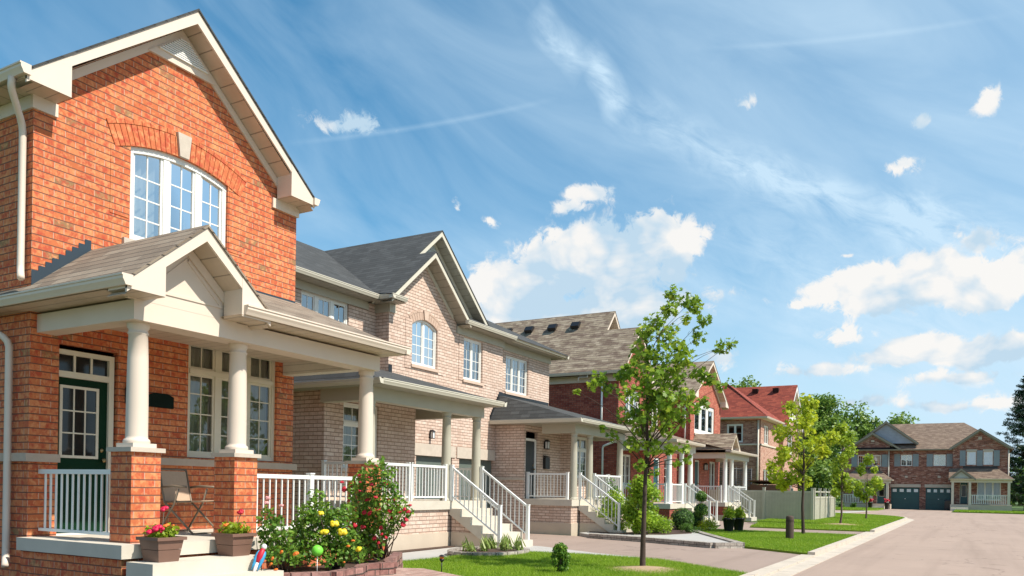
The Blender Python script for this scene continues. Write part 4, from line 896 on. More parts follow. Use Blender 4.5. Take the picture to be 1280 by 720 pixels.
mb = MB(); mb.slab([(-.1, -.42, 6.0), (5.6, -.42, 6.0), (5.0, -.02, 6.28), (.4, -.02, 6.28)], .05); mb.build('pent_strip', 'black', h)
gutterY(h, -.2, 5.7, -.5, 6.06, 'olive'); gutterY(h, 5.5, 10, .05, 6.08, 'olive')
mb = MB(); mb.poly([(5, .1, 5.96), (10, .1, 5.96), (10, .5, 5.96), (5, .5, 5.96)]); mb.poly([(0, -.4, 5.95), (5.6, -.4, 5.95), (5.6, .5, 5.95), (0, .5, 5.95)]); mb.build('eave_soffit', 'olive', h)
def shut(a0, a1, z0, z1, pos=0):
    mb = MB('Y', pos); mb.box(a0, a1, -.05, -.002, z0, z1); mb.build('shutter', 'shutter', h)
window(h, 'Y', 0, 1.35, 2.05, 4.35, 5.5, cols=3, rows=3, cur='none', sill=None, sash=.02); window(h, 'Y', 0, 2.75, 3.55, 4.35, 5.5, cols=2, rows=3, cur='full', sill=None, sash=.02, curm='curtgreen')
for a in (.75, 2.12, 3.62): shut(a, a + .56, 4.3, 5.55)
window(h, 'Y', .5, 5.35, 6.4, 4.4, 5.55, lites=2, cols=2, rows=3, cur='none', sill=None, sash=.02); shut(4.75, 5.3, 4.35, 5.6, .5); shut(6.45, 6.98, 4.35, 5.6, .5)
window(h, 'Y', .5, 8.3, 9.4, 4.4, 5.55, lites=2, cols=2, rows=3, cur='left', sill=None, sash=.02); shut(7.7, 8.25, 4.35, 5.6, .5); shut(9.45, 9.98, 4.35, 5.6, .5)
window(h, 'Y', 0, 11.2, 12.0, 4.5, 5.8, cols=1, rows=1, cur='full', sill=None, sash=.02); window(h, 'Y', 0, 12.6, 13.4, 4.5, 5.8, cols=3, rows=3, cur='full', sill=None, sash=.02)
for a in (10.6, 12.05, 13.45): shut(a, a + .5, 4.4, 5.9)
for q in ((11.15, 12.05, 5.82, 6.0), (12.55, 13.45, 5.82, 6.0), (12.15, 12.45, 6.95, 7.2), (2.6, 2.9, 6.85, 7.05)):
    mb = MB('Y', 0); mb.box(q[0], q[1], -.02, 0, q[2], q[3]); mb.build('stone_trim', 'stone', h)
mb = MB('Y', .5); mb.box(4.4, 7.2, -.04, 0, 2.24, 2.55); mb.build('stone_lintel', 'stone', h)
for q in ((7.55, 9.99, 2.24, 2.55), (5.75, 6.0, 3.2, 3.4), (8.7, 8.95, 3.2, 3.4)):
    mb = MB('Y', .5); mb.box(q[0], q[1], -.03, 0, q[2], q[3]); mb.build('stone_trim', 'stone', h)
for a0, a1 in ((4.5, 7.1), (7.65, 9.95)):
    mb = MB('Y', .5); mb.box(a0, a1, .12, .18, 0, 2.22); g = mb.build('garage_door', 'teal', h); w = (a1 - a0) / 4
    for k in range(4):
        mb = MB('Y', .5); mb.box(a0 + w * k + .14, a0 + w * (k + 1) - .14, .10, .118, 1.76, 2.06); mb.build('door_light', 'lamp', g)
    mb = MB('Y', .5); mb.box((a0 + a1) / 2 - .05, (a0 + a1) / 2 + .05, .09, .118, 1.05, 1.10); mb.build('handle', 'lamp', g)
door(h, 'Y', 0, 3.25, 4.05, .52, 2.5, 'tealdoor', grid=(1, 1), glz=(3.42, 3.88, 1.3, 2.3), frame='tan'); door(h, 'Y', 0, 10.7, 11.3, .68, 2.75, 'tealdoor', grid=(1, 1), glz=(10.82, 11.18, 1.4, 2.5), frame='tan')
window(h, 'Y', 0, .9, 2.6, 1.1, 2.6, lites=3, cols=1, rows=1, gm='glassdim', cur='full', sill='stone'); window(h, 'Y', 0, 12.1, 14.1, 1.1, 2.85, lites=3, cols=1, rows=1, gm='glassdim', cur='full', sill='stone')
for (xl, xr, ze, zw, fz, cols, rail_, st) in ((-.2, 4.75, 2.95, 3.95, .5, (.05, 2.85, 4.3), (.1, 2.75), (3.0, 4.1)), (9.7, 15.1, 3.1, 4.15, .62, (10.05, 11.5, 14.7), (11.6, 14.6), (9.9, 11.4))):
    porch_roof(h, xl, xr, -1.7, -.004, ze, zw, 1.3, 'roof5', 'tan', 'sage_sof', 0, 0, 0, left=False if xl > 5 else True); flashing(h, 'Y', -.004, xl + 1.3 if xl < 5 else xl + 1.2, zw, xr - 1.3, zw, 1, .22, 'black')
    mb = MB(); mb.box(xl + .15, xr - .15, -1.5, -1.3, ze - .35, ze - .1); mb.build('porch_beam', 'tan', h)
    mb = MB(); mb.box(xl + .15, xr - .15, -1.55, 0, 0, fz); mb.build('porch_floor', 'concdark', h)
    mb = MB(); mb.box(st[0], st[1], -2.1, -1.552, 0, fz * .6); mb.box(st[0], st[1], -2.5, -2.1, 0, fz * .3); mb.build('front_steps', 'conc', h)
    for c in cols:
        mb = MB(); mb.box(c - .11, c + .11, -1.51, -1.29, fz, ze - .35); mb.build('column', 'tan', h)
    railing(h, (rail_[0], -1.4, fz), (rail_[1], -1.4, fz), h=.95, gap=.15, bw=.028)
gable_roof(h, 10.75, 1.05, 1.25, -1.9, 0, 3.12, .95, 'roof5', 'olive', 'sage_sof', ywall=-1.6, returns=(0, 0), fd=.18, name='porch_gable_roof', wallx=(9.9, 11.8)); mb = MB('Y', -1.6); mb.poly([(9.9, 0, 3.0), (11.8, 0, 3.0), (10.75, 0, 3.95)]); mb.build('pediment_panel', 'sage_side', h)
for a in (4.28, 7.4): 
    mb = MB(); 
downspout(h, [(4.28, -.06, 5.95), (4.28, -.06, .3)], 'tan', .06); downspout(h, [(14.68, -.06, 5.95), (14.68, -.06, .3)], 'tan', .06)

# ------------------------------------------------------------------ vegetation helpers
def fast_mesh(name, verts, k, mat, parent, tint, smooth=False):
    """verts (n*k,3) array, faces of k corners in order"""
    n = len(verts) // k; me = bpy.data.meshes.new(name)
    o0 = np.zeros(3)
    p = parent
    if p is not None:
        while p.parent: p = p.parent
        if p.get('_abs', 0): o0 = np.array(p.location)
    me.vertices.add(n * k); me.vertices.foreach_set('co', (verts - o0).astype(np.float32).ravel())
    me.loops.add(n * k); me.loops.foreach_set('vertex_index', np.arange(n * k, dtype=np.int32))
    me.polygons.add(n); me.polygons.foreach_set('loop_start', np.arange(0, n * k, k, dtype=np.int32)); me.polygons.foreach_set('loop_total', np.full(n, k, dtype=np.int32))
    me.update(calc_edges=True); me.validate()
    a = me.attributes.new('tint', 'FLOAT', 'FACE'); a.data.foreach_set('value', tint.astype(np.float32))
    me.materials.append(M[mat]); o = bpy.data.objects.new(name, me); C.objects.link(o)
    if parent is not None: o.parent = parent
    return o
SH = {
 'maple': np.array([(0, -.5), (.16, -.28), (.5, -.22), (.34, .02), (.46, .3), (.16, .22), (0, .6), (-.16, .22), (-.46, .3), (-.34, .02), (-.5, -.22), (-.16, -.28)]),
 'oval': np.array([(0, -.5), (.27, -.2), (.25, .15), (0, .55), (-.25, .15), (-.27, -.2)]),
 'thin': np.array([(-.07, -.5), (.07, -.5), (.05, .1), (0, .5), (-.05, .1)]),
}
def leafcloud(name, parent, mat, clusters, size, shape='oval', up=.6, seed=1, flat=1.0, svar=.35, outw=.4, hang=0, hollow=0.0):
    rs = np.random.RandomState(seed); S = SH[shape]; k = len(S); P = []; Tn = []
    for (x, y, z, r, n) in clusters:
        d = rs.normal(size=(n, 3)); d /= np.linalg.norm(d, axis=1)[:, None]
        rad = r * (hollow + (1 - hollow) * rs.rand(n) ** (1 / 2.2))[:, None]
        off = d * rad * np.array([1, 1, flat]); c = np.array([x, y, z]) + off
        nr = rs.normal(size=(n, 3)) * .7 + d * outw + np.array([0, 0, up]); nr /= np.linalg.norm(nr, axis=1)[:, None]
        t = rs.normal(size=(n, 3)); t[:, 2] -= hang; t -= nr * (t * nr).sum(1)[:, None]; t /= np.linalg.norm(t, axis=1)[:, None]
        b = np.cross(nr, t); s = size * (1 + svar * (rs.rand(n) * 2 - 1))
        v = c[:, None, :] + (b[:, None, :] * S[None, :, 0, None] + t[:, None, :] * S[None, :, 1, None]) * s[:, None, None]
        # cupped leaf
        v += nr[:, None, :] * (np.abs(S[:, 0]) * .25)[None, :, None] * s[:, None, None]
        P.append(v.reshape(-1, 3)); Tn.append(np.clip(rs.beta(2, 2.6, n) * .9 + rs.rand() * .25 - .05 , 0, 1))
    return fast_mesh(name, np.concatenate(P), k, mat, parent, np.concatenate(Tn))
def limb(mb, p, q, r0, r1, sag=.08, n=5, seed=0):
    p, q = Vector(p), Vector(q); L = (q - p).length; P = []; rs = random.Random(seed)
    for i in range(n + 1):
        t = i / n; v = p.lerp(q, t); v += Vector((rs.uniform(-1, 1), rs.uniform(-1, 1), rs.uniform(-.5, .5))) * L * .03 * math.sin(PI * t); v.z -= math.sin(PI * t) * L * sag; P.append(v)
    mb.tube(P, [r0 + (r1 - r0) * i / n for i in range(n + 1)], 7)
CAM = Vector((0, 0, 1.45)); AZ = math.radians(29.65)
def tree(name, label, base, top, tr, clusters, mat, bark='bark', size=.1, shape='maple', seed=1, group=None, lean=(0, 0), first=.3, cat='tree', **kw):
    """clusters: (x,y,z,r,n) world; limbs run from the trunk to each cluster"""
    bx, by, bz = base; t = thing(name, label, cat, base, group=group)
    mb = MB(); H = top - bz; rs = random.Random(seed)
    tp = [Vector((bx + lean[0] * u + rs.uniform(-.02, .02) * H * .3 * (u > 0), by + lean[1] * u + rs.uniform(-.02, .02) * H * .3 * (u > 0), bz - .05 + (H * .86 + .05) * u)) for u in [0, .03] + [i / 8 for i in range(1, 9)]]
    rr = [tr * 1.35, tr * 1.05] + [tr * (1 - .85 * i / 8) for i in range(1, 9)]
    mb.tube(tp, rr, 10); mb.build('trunk', bark, t)
    br = MB()
    for i, (x, y, z, r, n) in enumerate(clusters):
        hz = max(bz + H * first * .8, z - .35 * math.hypot(x - bx, y - by) - .45 * H * .25 * rs.random() - .2); u = min(.95, (hz - bz) / (H * .86))
        j = 2 + u * 7; j = max(1, min(len(tp) - 2, int(j))); f = max(0, min(1, (hz - tp[j].z) / max(.01, tp[j + 1].z - tp[j].z)))
        q = tp[j].lerp(tp[j + 1], f); r0 = max(tr * .12, rr[j] * .38)
        limb(br, q, (x, y, z - r * .1), r0, tr * .05, -.06, 5, seed + i)
        for m in range(3):
            e = Vector((rs.gauss(0, 1), rs.gauss(0, 1), rs.gauss(.3, 1))).normalized() * r * .8
            limb(br, (x, y, z - r * .1), (x + e.x, y + e.y, z + e.z), tr * .06, tr * .025, 0, 2, seed + i * 7 + m)
    br.build('branches', bark, t)
    leafcloud('crown', t, mat, clusters, size, shape, seed=seed, **kw)
    return t
def pixdir(px, py):
    u = (px - 640) / 1000; v = (610.6 - py) / 1000; a = .0165; U = u - v * -a * -1 if 0 else u - v * a; V = v + u * a
    f = Vector((math.cos(AZ), math.sin(AZ), 0)); r = Vector((math.sin(AZ), -math.cos(AZ), 0))
    return f + r * U + Vector((0, 0, V))

# ------------------------------------------------------------------ young maple in the near lawn
def mapleclusters(spec, fwd, seed, dens, spread):
    rs = random.Random(seed); out = []
    for px, py, pr in spec:
        d = fwd + rs.gauss(0, spread); p = CAM + pixdir(px, py) * d; r = pr * fwd / 1000
        out.append((p.x, p.y, p.z, r * 1.05, max(10, int(dens * (pr / 16) ** 2))))
    return out
specA = [(841, 370, 13), (862, 378, 13), (838, 388, 11), (872, 385, 10), (880, 402, 9), (872, 420, 11), (858, 398, 8), (905, 432, 10), (917, 430, 6), (896, 437, 6), (820, 405, 15), (806, 418, 13), (835, 420, 15), (848, 435, 13), (800, 440, 15), (822, 447, 18), (856, 452, 14), (790, 462, 14), (812, 475, 18), (842, 478, 17), (872, 466, 11), (886, 475, 11), (900, 483, 8), (838, 460, 14), (778, 470, 10), (748, 474, 10), (760, 484, 10), (741, 483, 7), (722, 489, 5), (786, 492, 14), (812, 505, 18), (840, 505, 17), (862, 497, 12), (880, 503, 9), (866, 512, 8), (782, 520, 13), (806, 532, 17), (832, 532, 16), (852, 525, 10), (765, 545, 8), (755, 535, 6), (792, 555, 12), (815, 560, 12), (836, 560, 9), (856, 560, 8), (845, 580, 6), (800, 582, 7), (818, 590, 6), (860, 575, 5), (798, 520, 12), (825, 490, 15), (830, 515, 12)]
fA = 13.2 * math.cos(AZ) + 4.86 * math.sin(AZ)
tree('maple_tree', 'young green maple with a thin dark trunk, standing in the nearest lawn', (13.2, 4.86, .06), 5.0, .050, mapleclusters(specA, fA, 3, 105, .42), 'leafA', 'darkbark', size=.088, seed=5, first=.45, group='young street trees', up=.5)
def blobtree(cx, cy, z0, z1, rad, n, cr, seed, nper, pw=.8):
    rs = random.Random(seed); out = []
    for i in range(n):
        u = rs.random(); z = z0 + (z1 - z0) * u; w = rad * math.sin(PI * (u * .82 + .14)) ** pw
        a = rs.uniform(0, 2 * PI); q = w * rs.random() ** .5; out.append((cx + q * math.cos(a), cy + q * math.sin(a), z, cr * rs.uniform(.65, 1.25), int(nper * rs.uniform(.6, 1.3))))
    return out
tree('maple_tree', 'wide golden-green maple in front of the grey fence', (27.96, 4.75, .06), 4.75, .06, blobtree(27.75, 4.85, 1.7, 4.6, 1.15, 42, .25, 11, 75), 'leafB', 'darkbark', size=.115, seed=12, first=.4, group='young street trees', up=.5)
tree('maple_tree', 'slender green sapling between the golden maple and the smallest sapling', (38.06, 4.85, .06), 4.7, .05, blobtree(38.0, 4.9, 1.5, 4.5, .68, 30, .27, 21, 60), 'leafC', 'bark', size=.13, seed=22, first=.35, group='young street trees')
tree('maple_tree', 'smallest pale-green sapling, in front of the far house porch', (47.97, 4.81, .06), 3.4, .05, blobtree(47.9, 4.8, 1.2, 3.4, .72, 24, .26, 31, 55), 'leafC', 'bark', size=.14, seed=32, first=.35, group='young street trees')
for nm, x, y in (('mulch_ring', 13.2, 4.86), ('mulch_ring', 38.06, 4.85)):
    mb = MB(); rs = random.Random(4); P = []
    for k in range(26): t = 2 * PI * k / 26; q = (.75 if x < 20 else 1.2) * rs.uniform(.85, 1.1); P.append((x + q * math.cos(t), y + q * math.sin(t) * .9))
    mb.idx([(x, y, .15)] + [(a, b, .083) for a, b in P], [(0, k + 1, (k + 1) % 26 + 1) for k in range(26)], 0, True); o = mb.build(nm, 'mulch'); o['kind'] = 'structure'

# shrubs
def shrub(name, label, x, y, z0, h, r, mat, size, n, seed, shape='oval', cat='shrub', cl=16, group=None, flat=1, **kw):
    t = thing(name, label, cat, (x, y, z0), group=group); rs = random.Random(seed); cs = []
    for i in range(cl):
        u = rs.random(); a = rs.uniform(0, 2 * PI); w = r * math.sqrt(max(.05, 1 - (2 * u - 1) ** 2)) * rs.random() ** .5 * .8
        cs.append((x + w * math.cos(a), y + w * math.sin(a), z0 + r * .25 + (h - r * .45) * u, r * .38, n // cl))
    mb = MB()
    for c in cs[:8]: mb.tube([(x, y, z0), ((x + c[0]) / 2, (y + c[1]) / 2, z0 + (c[2] - z0) * .6), c[:3]], [.012, .009, .004], 5)
    mb.build('stems', 'bark', t); leafcloud('foliage', t, mat, cs, size, shape, seed=seed, **kw); return t
def globe(name, label, x, y, z, r, mat='leafdark', n=900, size=.035, seed=1, stem=None, cat='shrub', group=None):
    t = thing(name, label, cat, (x, y, stem if stem is not None else z - r), group=group)
    if stem is not None: mb = MB(); mb.tube([(x, y, stem), (x + .01, y, z)], .015, 6); mb.build('stem', 'bark', t)
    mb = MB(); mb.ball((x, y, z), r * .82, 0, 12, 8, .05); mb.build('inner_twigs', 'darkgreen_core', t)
    leafcloud('foliage', t, mat, [(x, y, z, r, n)], size, 'oval', seed=seed, hollow=.8, outw=1.2, up=.2); return t
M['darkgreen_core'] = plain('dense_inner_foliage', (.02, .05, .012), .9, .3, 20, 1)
shrub('evergreen_shrub', 'small upright cedar shrub on the front lawn', 11.75, 5.75, .07, .50, .17, 'leafrose', .036, 4200, 41, cl=34, up=.2, hang=-2)
shrub('shrub_maple', 'bright lime-leaved small tree behind the block-edged bed', 22.9, 8.5, .15, 1.72, .62, 'leafbright', .075, 4200, 42, shape='maple', cl=30, cat='shrub')
shrub('shrub', 'tall loose yellow-green bush left of the lime-leaved tree', 23.4, 9.5, .1, 1.35, .65, 'leafbright', .06, 3600, 43, cl=24)
shrub('shrub', 'dark climbing bush rising against the porch rail of the pale brick house', 24.3, 10.1, .1, 1.7, .45, 'leafdark', .05, 3000, 44, cl=24)
shrub('shrub', 'low spreading yellow-green shrub at the foot of the lime-leaved tree', 23.6, 8.3, .12, .6, .55, 'leafbright', .05, 2500, 45, cl=18)
globe('globe_shrub', 'largest clipped round dark shrub, by the stairs of the red brick house', 26.3, 8.35, .5, .4, n=2200, seed=46, size=.045)
globe('globe_shrub', 'smaller clipped round shrub under the topiary tree', 27.6, 8.35, .42, .34, n=1700, seed=47, size=.045)
t = globe('topiary_tree', 'two-ball topiary tree beside the red brick house stairs', 27.3, 8.0, 1.28, .2, n=900, seed=48, stem=.1, mat='leafrose')
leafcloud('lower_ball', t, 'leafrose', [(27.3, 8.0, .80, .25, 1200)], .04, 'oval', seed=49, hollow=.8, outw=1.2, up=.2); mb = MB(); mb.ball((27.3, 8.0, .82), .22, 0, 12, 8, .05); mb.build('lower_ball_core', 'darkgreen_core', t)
shrub('shrub', 'low mounded yellow shrub between the round shrubs and the black pots', 27.4, 7.75, .08, .42, .42, 'leafB', .04, 1600, 50, cl=12)
shrub('shrub', 'small dark low shrub at the tip of the block-edged bed', 24.9, 7.65, .1, .32, .32, 'leafdark', .04, 1300, 51, cl=10)
for i, (x, y, lb) in enumerate(((27.55, 7.1, 'left black plastic pot with grass beside the far lawn'), (28.3, 6.95, 'right black plastic pot with grass beside the far lawn'))):
    t = thing('plant_pot', lb, 'plant pot', (x, y, .08), group='black plastic pots'); mb = MB(); mb.lathe([(.14, .08), (.2, .5), (.22, .5), (.22, .56), (.19, .56), (.185, .5), (.02, .49)], x, y, 16); mb.build('pot', 'potblack', t)
    t = thing('ornamental_grass', 'tuft of green grass growing in the %s black pot' % ('left', 'right')[i], 'plant', (x, y, .5), group='grasses in black pots'); leafcloud('blades', t, 'leafC', [(x, y, .72, .2, 160)], .3, 'thin', seed=60 + i, hang=-3, up=0)
# bed soil + block edging for the island
isl = [(21.6, 9.6), (21.0, 7.6), (20.05, 5.55), (20.6, 5.0), (22.4, 5.95), (24.5, 7.05), (26.3, 7.95), (28.5, 8.1), (28.6, 10.3), (22.3, 10.3)]
sheet('bed_path', isl, .13, 'walk', .2); sheet('bed_soil', [(22.5, 8.9), (23.2, 7.9), (24.6, 7.5), (26.4, 8.0), (28.4, 8.2), (28.4, 10.2), (22.8, 10.2)], .15, 'soil', .05)
mb = MB(); P = isl[:7]
for a, b in zip(P, P[1:]):
    d = Vector((b[0] - a[0], b[1] - a[1])); L = d.length; d /= L; n_ = Vector((-d.y, d.x)); k = max(1, int(L / .4))
    for j in range(k):
        for row in range(2):
            s0 = L * (j + (.0 if row else .0)) / k + .006; s1 = L * (j + 1) / k - .006; zz = .0 + row * .085
            w = .11; q = [(a[0] + d.x * s + n_.x * e, a[1] + d.y * s + n_.y * e, zz + .082) for s, e in ((s0, -w), (s1, -w), (s1, w), (s0, w))]
            mb.slab(q, .082)
tag(mb.build('garden_edging', 'blockgrey'), 'grey stone block edging around the shrub bed beside the driveway', 'garden edging')

# round bed with spring shoots
mb = MB(); n = 22; cx, cy = 14.45, 8.75
for k in range(n):
    t0, t1 = 2 * PI * (k + .04) / n, 2 * PI * (k + .96) / n; q = [(cx + rx * math.cos(t), cy + rx * .72 * math.sin(t), .16) for rx, t in ((.92, t0), (1.08, t0), (1.08, t1), (.92, t1))]; mb.slab(q, .12)
tag(mb.build('garden_edging', 'blockgrey'), 'oval ring of pale edging stones in front of the white stairs', 'garden edging')
mb = MB(); mb.idx([(cx, cy, .16)] + [(cx + .95 * math.cos(2 * PI * k / 30), cy + .95 * .72 * math.sin(2 * PI * k / 30), .11) for k in range(30)], [(0, k + 1, (k + 1) % 30 + 1) for k in range(30)]); o = mb.build('bed_soil', 'soil'); o['kind'] = 'structure'
proto = None; rs = random.Random(77)
for k in range(13):
    a = rs.uniform(0, 2 * PI); q = rs.random() ** .5 * .8; x, y = cx + q * math.cos(a), cy + q * .7 * math.sin(a)
    if proto is None:
        proto = thing('tulip_shoot', 'small green bulb shoots in the oval flower bed', 'plant', (x, y, .12), group='bulb shoots in the oval flower bed'); leafcloud('leaves', proto, 'leafpale', [(x, y, .25, .09, 26)], .2, 'thin', seed=70, hang=-3, up=0); o = proto
    else: o = copy_tree(proto)
    o.location = (x, y, .12); o.rotation_euler.z = rs.uniform(0, 6); s_ = rs.uniform(.7, 1.25); o.scale = (s_, s_, s_)

# rose bed in front of the orange house
bed = [(7.05, 7.42), (7.65, 6.97), (8.3, 7.08), (8.66, 7.32), (9.15, 7.2), (9.3, 7.45), (10.6, 8.2), (10.3, 9.3), (9.96, 9.3), (9.96, 7.93), (7.05, 7.93)]
sheet('bed_soil', bed, .32, 'soil', .3)
mb = MB(); P = [(7.05, 7.42), (7.65, 6.97), (8.3, 7.08), (8.66, 7.32), (9.15, 7.2), (9.35, 7.42), (10.6, 8.2)]; rs = random.Random(5)
for row in range(4):
    off = .12 * (row % 2); acc = 0
    for a, b in zip(P, P[1:]):
        d = Vector((b[0] - a[0], b[1] - a[1])); L = d.length; d /= L; n_ = Vector((d.y, -d.x)); k = max(1, round(L / .24))
        for j in range(k):
            s0 = L * j / k + .005 + off * .0; s1 = L * (j + 1) / k - .005; e0 = .09 + rs.uniform(-.008, .008); zz = .0 + row * .092
            mb.slab([(a[0] + d.x * s + n_.x * e, a[1] + d.y * s + n_.y * e, zz + .088) for s, e in ((s0, e0), (s1, e0), (s1, -.06), (s0, -.06))], .088)
tag(mb.build('retaining_wall', 'block'), 'low curved wall of reddish garden blocks holding the rose bed', 'retaining wall')
def bloom_mesh(name, mat, r, seed):
    mb = MB(); rs = random.Random(seed)
    for k in range(11):
        a = rs.uniform(0, 2 * PI); q = r * (.15 + .55 * (k / 11)); e = .3 + .9 * k / 11
        c = (q * math.cos(a), q * math.sin(a), r * .35 * (1 - k / 11)); mb.ball(c, r * (.42 + .22 * k / 11), 0, 9, 6, .12, (1, 1, .75))
    o = mb.build(name, mat); return o
def blooms(parent, name, mat, pts, r, seed=1):
    o0 = bloom_mesh(name, mat, r, seed); pl = Vector(parent.location); first = True; rs = random.Random(seed)
    for p in pts:
        o = o0 if first else o0.copy()
        if not first: C.objects.link(o)
        first = False; o.parent = parent; o.location = Vector(p) - pl; o.rotation_euler = (rs.uniform(.2, 1.2), 0, rs.uniform(-2.4, -.4)); s = rs.uniform(.65, 1.2); o.scale = (s, s, s)
def bush_px(name, label, base, spec, fwd, seed, mat, size, dens, cat='rose bush', spread=.16, **kw):
    t = thing(name, label, cat, base); cs = mapleclusters(spec, fwd, seed, dens, spread); mb = MB()
    for i, c in enumerate(cs): limb(mb, (base[0] + R.uniform(-.08, .08), base[1] + R.uniform(-.08, .08), base[2]), c[:3], .012, .004, .02, 4, seed + i)
    mb.build('stems', 'bark', t); leafcloud('foliage', t, mat, cs, size, 'oval', seed=seed, **kw); return t, cs
def pxpts(spec, fwd, seed, sp=.1):
    rs = random.Random(seed); return [tuple(CAM + pixdir(a, b) * (fwd - .2 + rs.uniform(-sp, sp))) for a, b in spec]
t, _ = bush_px('rose_bush', 'tall sprawling rose bush covered in small dark red roses at the end of the porch', (9.9, 7.95, .3), [(470, 590, 16), (455, 600, 13), (480, 605, 16), (450, 615, 16), (470, 625, 20), (492, 615, 12), (440, 608, 9), (462, 645, 20), (485, 635, 18), (500, 632, 12), (510, 640, 8), (478, 652, 18), (498, 650, 12), (450, 655, 18), (466, 668, 18), (484, 668, 10), (445, 672, 14), (455, 682, 14), (470, 682, 10), (455, 692, 11), (440, 688, 10), (472, 692, 7), (435, 640, 12), (490, 590, 7), (478, 578, 7), (446, 632, 14), (493, 660, 6)], 11.75, 81, 'leafrose', .062, 150, up=.5)
blooms(t, 'rose_bloom', 'red', pxpts([(427, 603), (449, 594), (461, 597), (471, 583), (442, 602), (448, 614), (481, 605), (469, 622), (459, 625), (472, 637), (483, 632), (487, 639), (493, 625), (484, 625), (505, 637), (510, 640), (507, 650), (503, 656), (462, 642), (443, 657), (468, 673), (477, 668), (482, 672), (473, 679), (453, 659), (450, 603), (455, 641), (430, 612), (499, 641), (512, 632), (490, 647), (438, 606), (476, 660), (464, 606), (497, 634)], 11.75, 82), .036, 3)
t, _ = bush_px('rose_bush', 'broad green rose bush with a few large yellow roses in the middle of the bed', (8.35, 7.5, .32), [(395, 625, 13), (405, 640, 14), (380, 640, 12), (385, 655, 16), (402, 660, 18), (420, 650, 16), (425, 668, 18), (372, 660, 12), (378, 675, 16), (395, 680, 18), (415, 685, 18), (432, 685, 16), (445, 690, 14), (365, 690, 14), (385, 695, 14), (410, 700, 10), (428, 698, 10), (430, 640, 9), (440, 672, 10), (395, 645, 14)], 10.55, 83, 'leafrose', .058, 170, up=.5)
blooms(t, 'rose_bloom', 'yellow', pxpts([(418, 654), (428, 664), (406, 665), (401, 641), (449, 686)], 10.55, 84), .05, 5)
blooms(t, 'bronze_bloom', 'orange', pxpts([(435, 683), (441, 676), (372, 695), (430, 703)], 10.5, 84), .028, 7)
t, _ = bush_px('rose_bush', 'narrow green rose bush with pale pink buds beside the second brick pier', (7.45, 7.6, .32), [(334, 640, 8), (340, 652, 10), (332, 662, 11), (345, 665, 12), (335, 678, 12), (350, 682, 14), (342, 695, 12), (360, 670, 9), (358, 690, 12), (330, 690, 9), (352, 650, 6), (366, 700, 9), (325, 650, 5)], 9.9, 86, 'leafrose', .055, 170, up=.5)
blooms(t, 'rose_bloom', 'coral', pxpts([(333, 628), (335, 622), (352, 632)], 9.9, 87), .026, 5); blooms(t, 'bronze_bloom', 'orange', pxpts([(345, 712), (341, 698), (352, 690), (339, 705), (370, 692)], 9.8, 88), .032, 9)
# ornaments
t = thing('parrot_ornament', 'painted red, white and blue parrot garden ornament by the steps', 'garden ornament', (6.95, 7.3, .32)); c = Vector((6.80, 7.30, .60)); ax_ = Vector((.42, -.06, .9)).normalized(); sd_ = Vector((-.8, -.45, .3)).normalized()
mb = MB(); mb.tube([c + ax_ * q for q in (-.10, -.07, -.02, .03, .07, .09)], [.012, .03, .043, .042, .03, .022], 12); mb.build('body', 'red', t)
mb = MB(); mb.ball(tuple(c + ax_ * .115), .034, 0, 12, 8, 0, (1, 1, 1.1)); mb.build('head', 'whitep', t)
for sg in (-1, 1):
    w = Vector((.5, -.8, -.2)).normalized() * .036 * sg; mb = MB(); mb.tube([c + w + ax_ * q for q in (.06, .02, -.05, -.12, -.19)], [.010, .024, .026, .016, .004], 8); mb.build('wing', 'blue', t)
mb = MB(); mb.tube([c + ax_ * q for q in (-.09, -.16, -.25)], [.02, .022, .008], 8); mb.build('tail', 'whitep', t)
mb = MB(); mb.tube([c + ax_ * .125 + Vector((.028, -.015, 0)), c + ax_ * .115 + Vector((.05, -.03, -.01)), c + ax_ * .10 + Vector((.052, -.03, -.025))], [.012, .008, .002], 7); mb.build('beak', 'black', t); mb = MB(); mb.tube([(6.84, 7.31, .3), (6.82, 7.31, .56)], .005, 6); mb.build('stake', 'black', t)
t = thing('gazing_ball', 'bright lime green ball on a thin stake in the rose bed', 'garden ornament', (7.6, 7.15, .32)); mb = MB(); mb.ball((7.6, 7.15, .62), .072, 0, 16, 12, .06); mb.build('ball', 'lime', t); mb = MB(); mb.tube([(7.6, 7.15, .3), (7.6, 7.15, .58)], .006, 6); mb.build('stake', 'white', t)
t = thing('path_light', 'small black solar path light on the front lawn edge', 'garden light', (10.3, 7.1, .08)); mb = MB(); mb.tube([(10.3, 7.1, .06), (10.3, 7.1, .30)], .009, 6); mb.build('stake', 'black', t); mb = MB(); mb.lathe([(.02, .29), (.045, .33), (.03, .34)], 10.3, 7.1, 10); mb.lathe([(.055, .375), (.02, .40)], 10.3, 7.1, 10); mb.build('cap', 'black', t); mb = MB(); mb.lathe([(.03, .335), (.035, .375)], 10.3, 7.1, 10); mb.build('lens', 'orange', t)
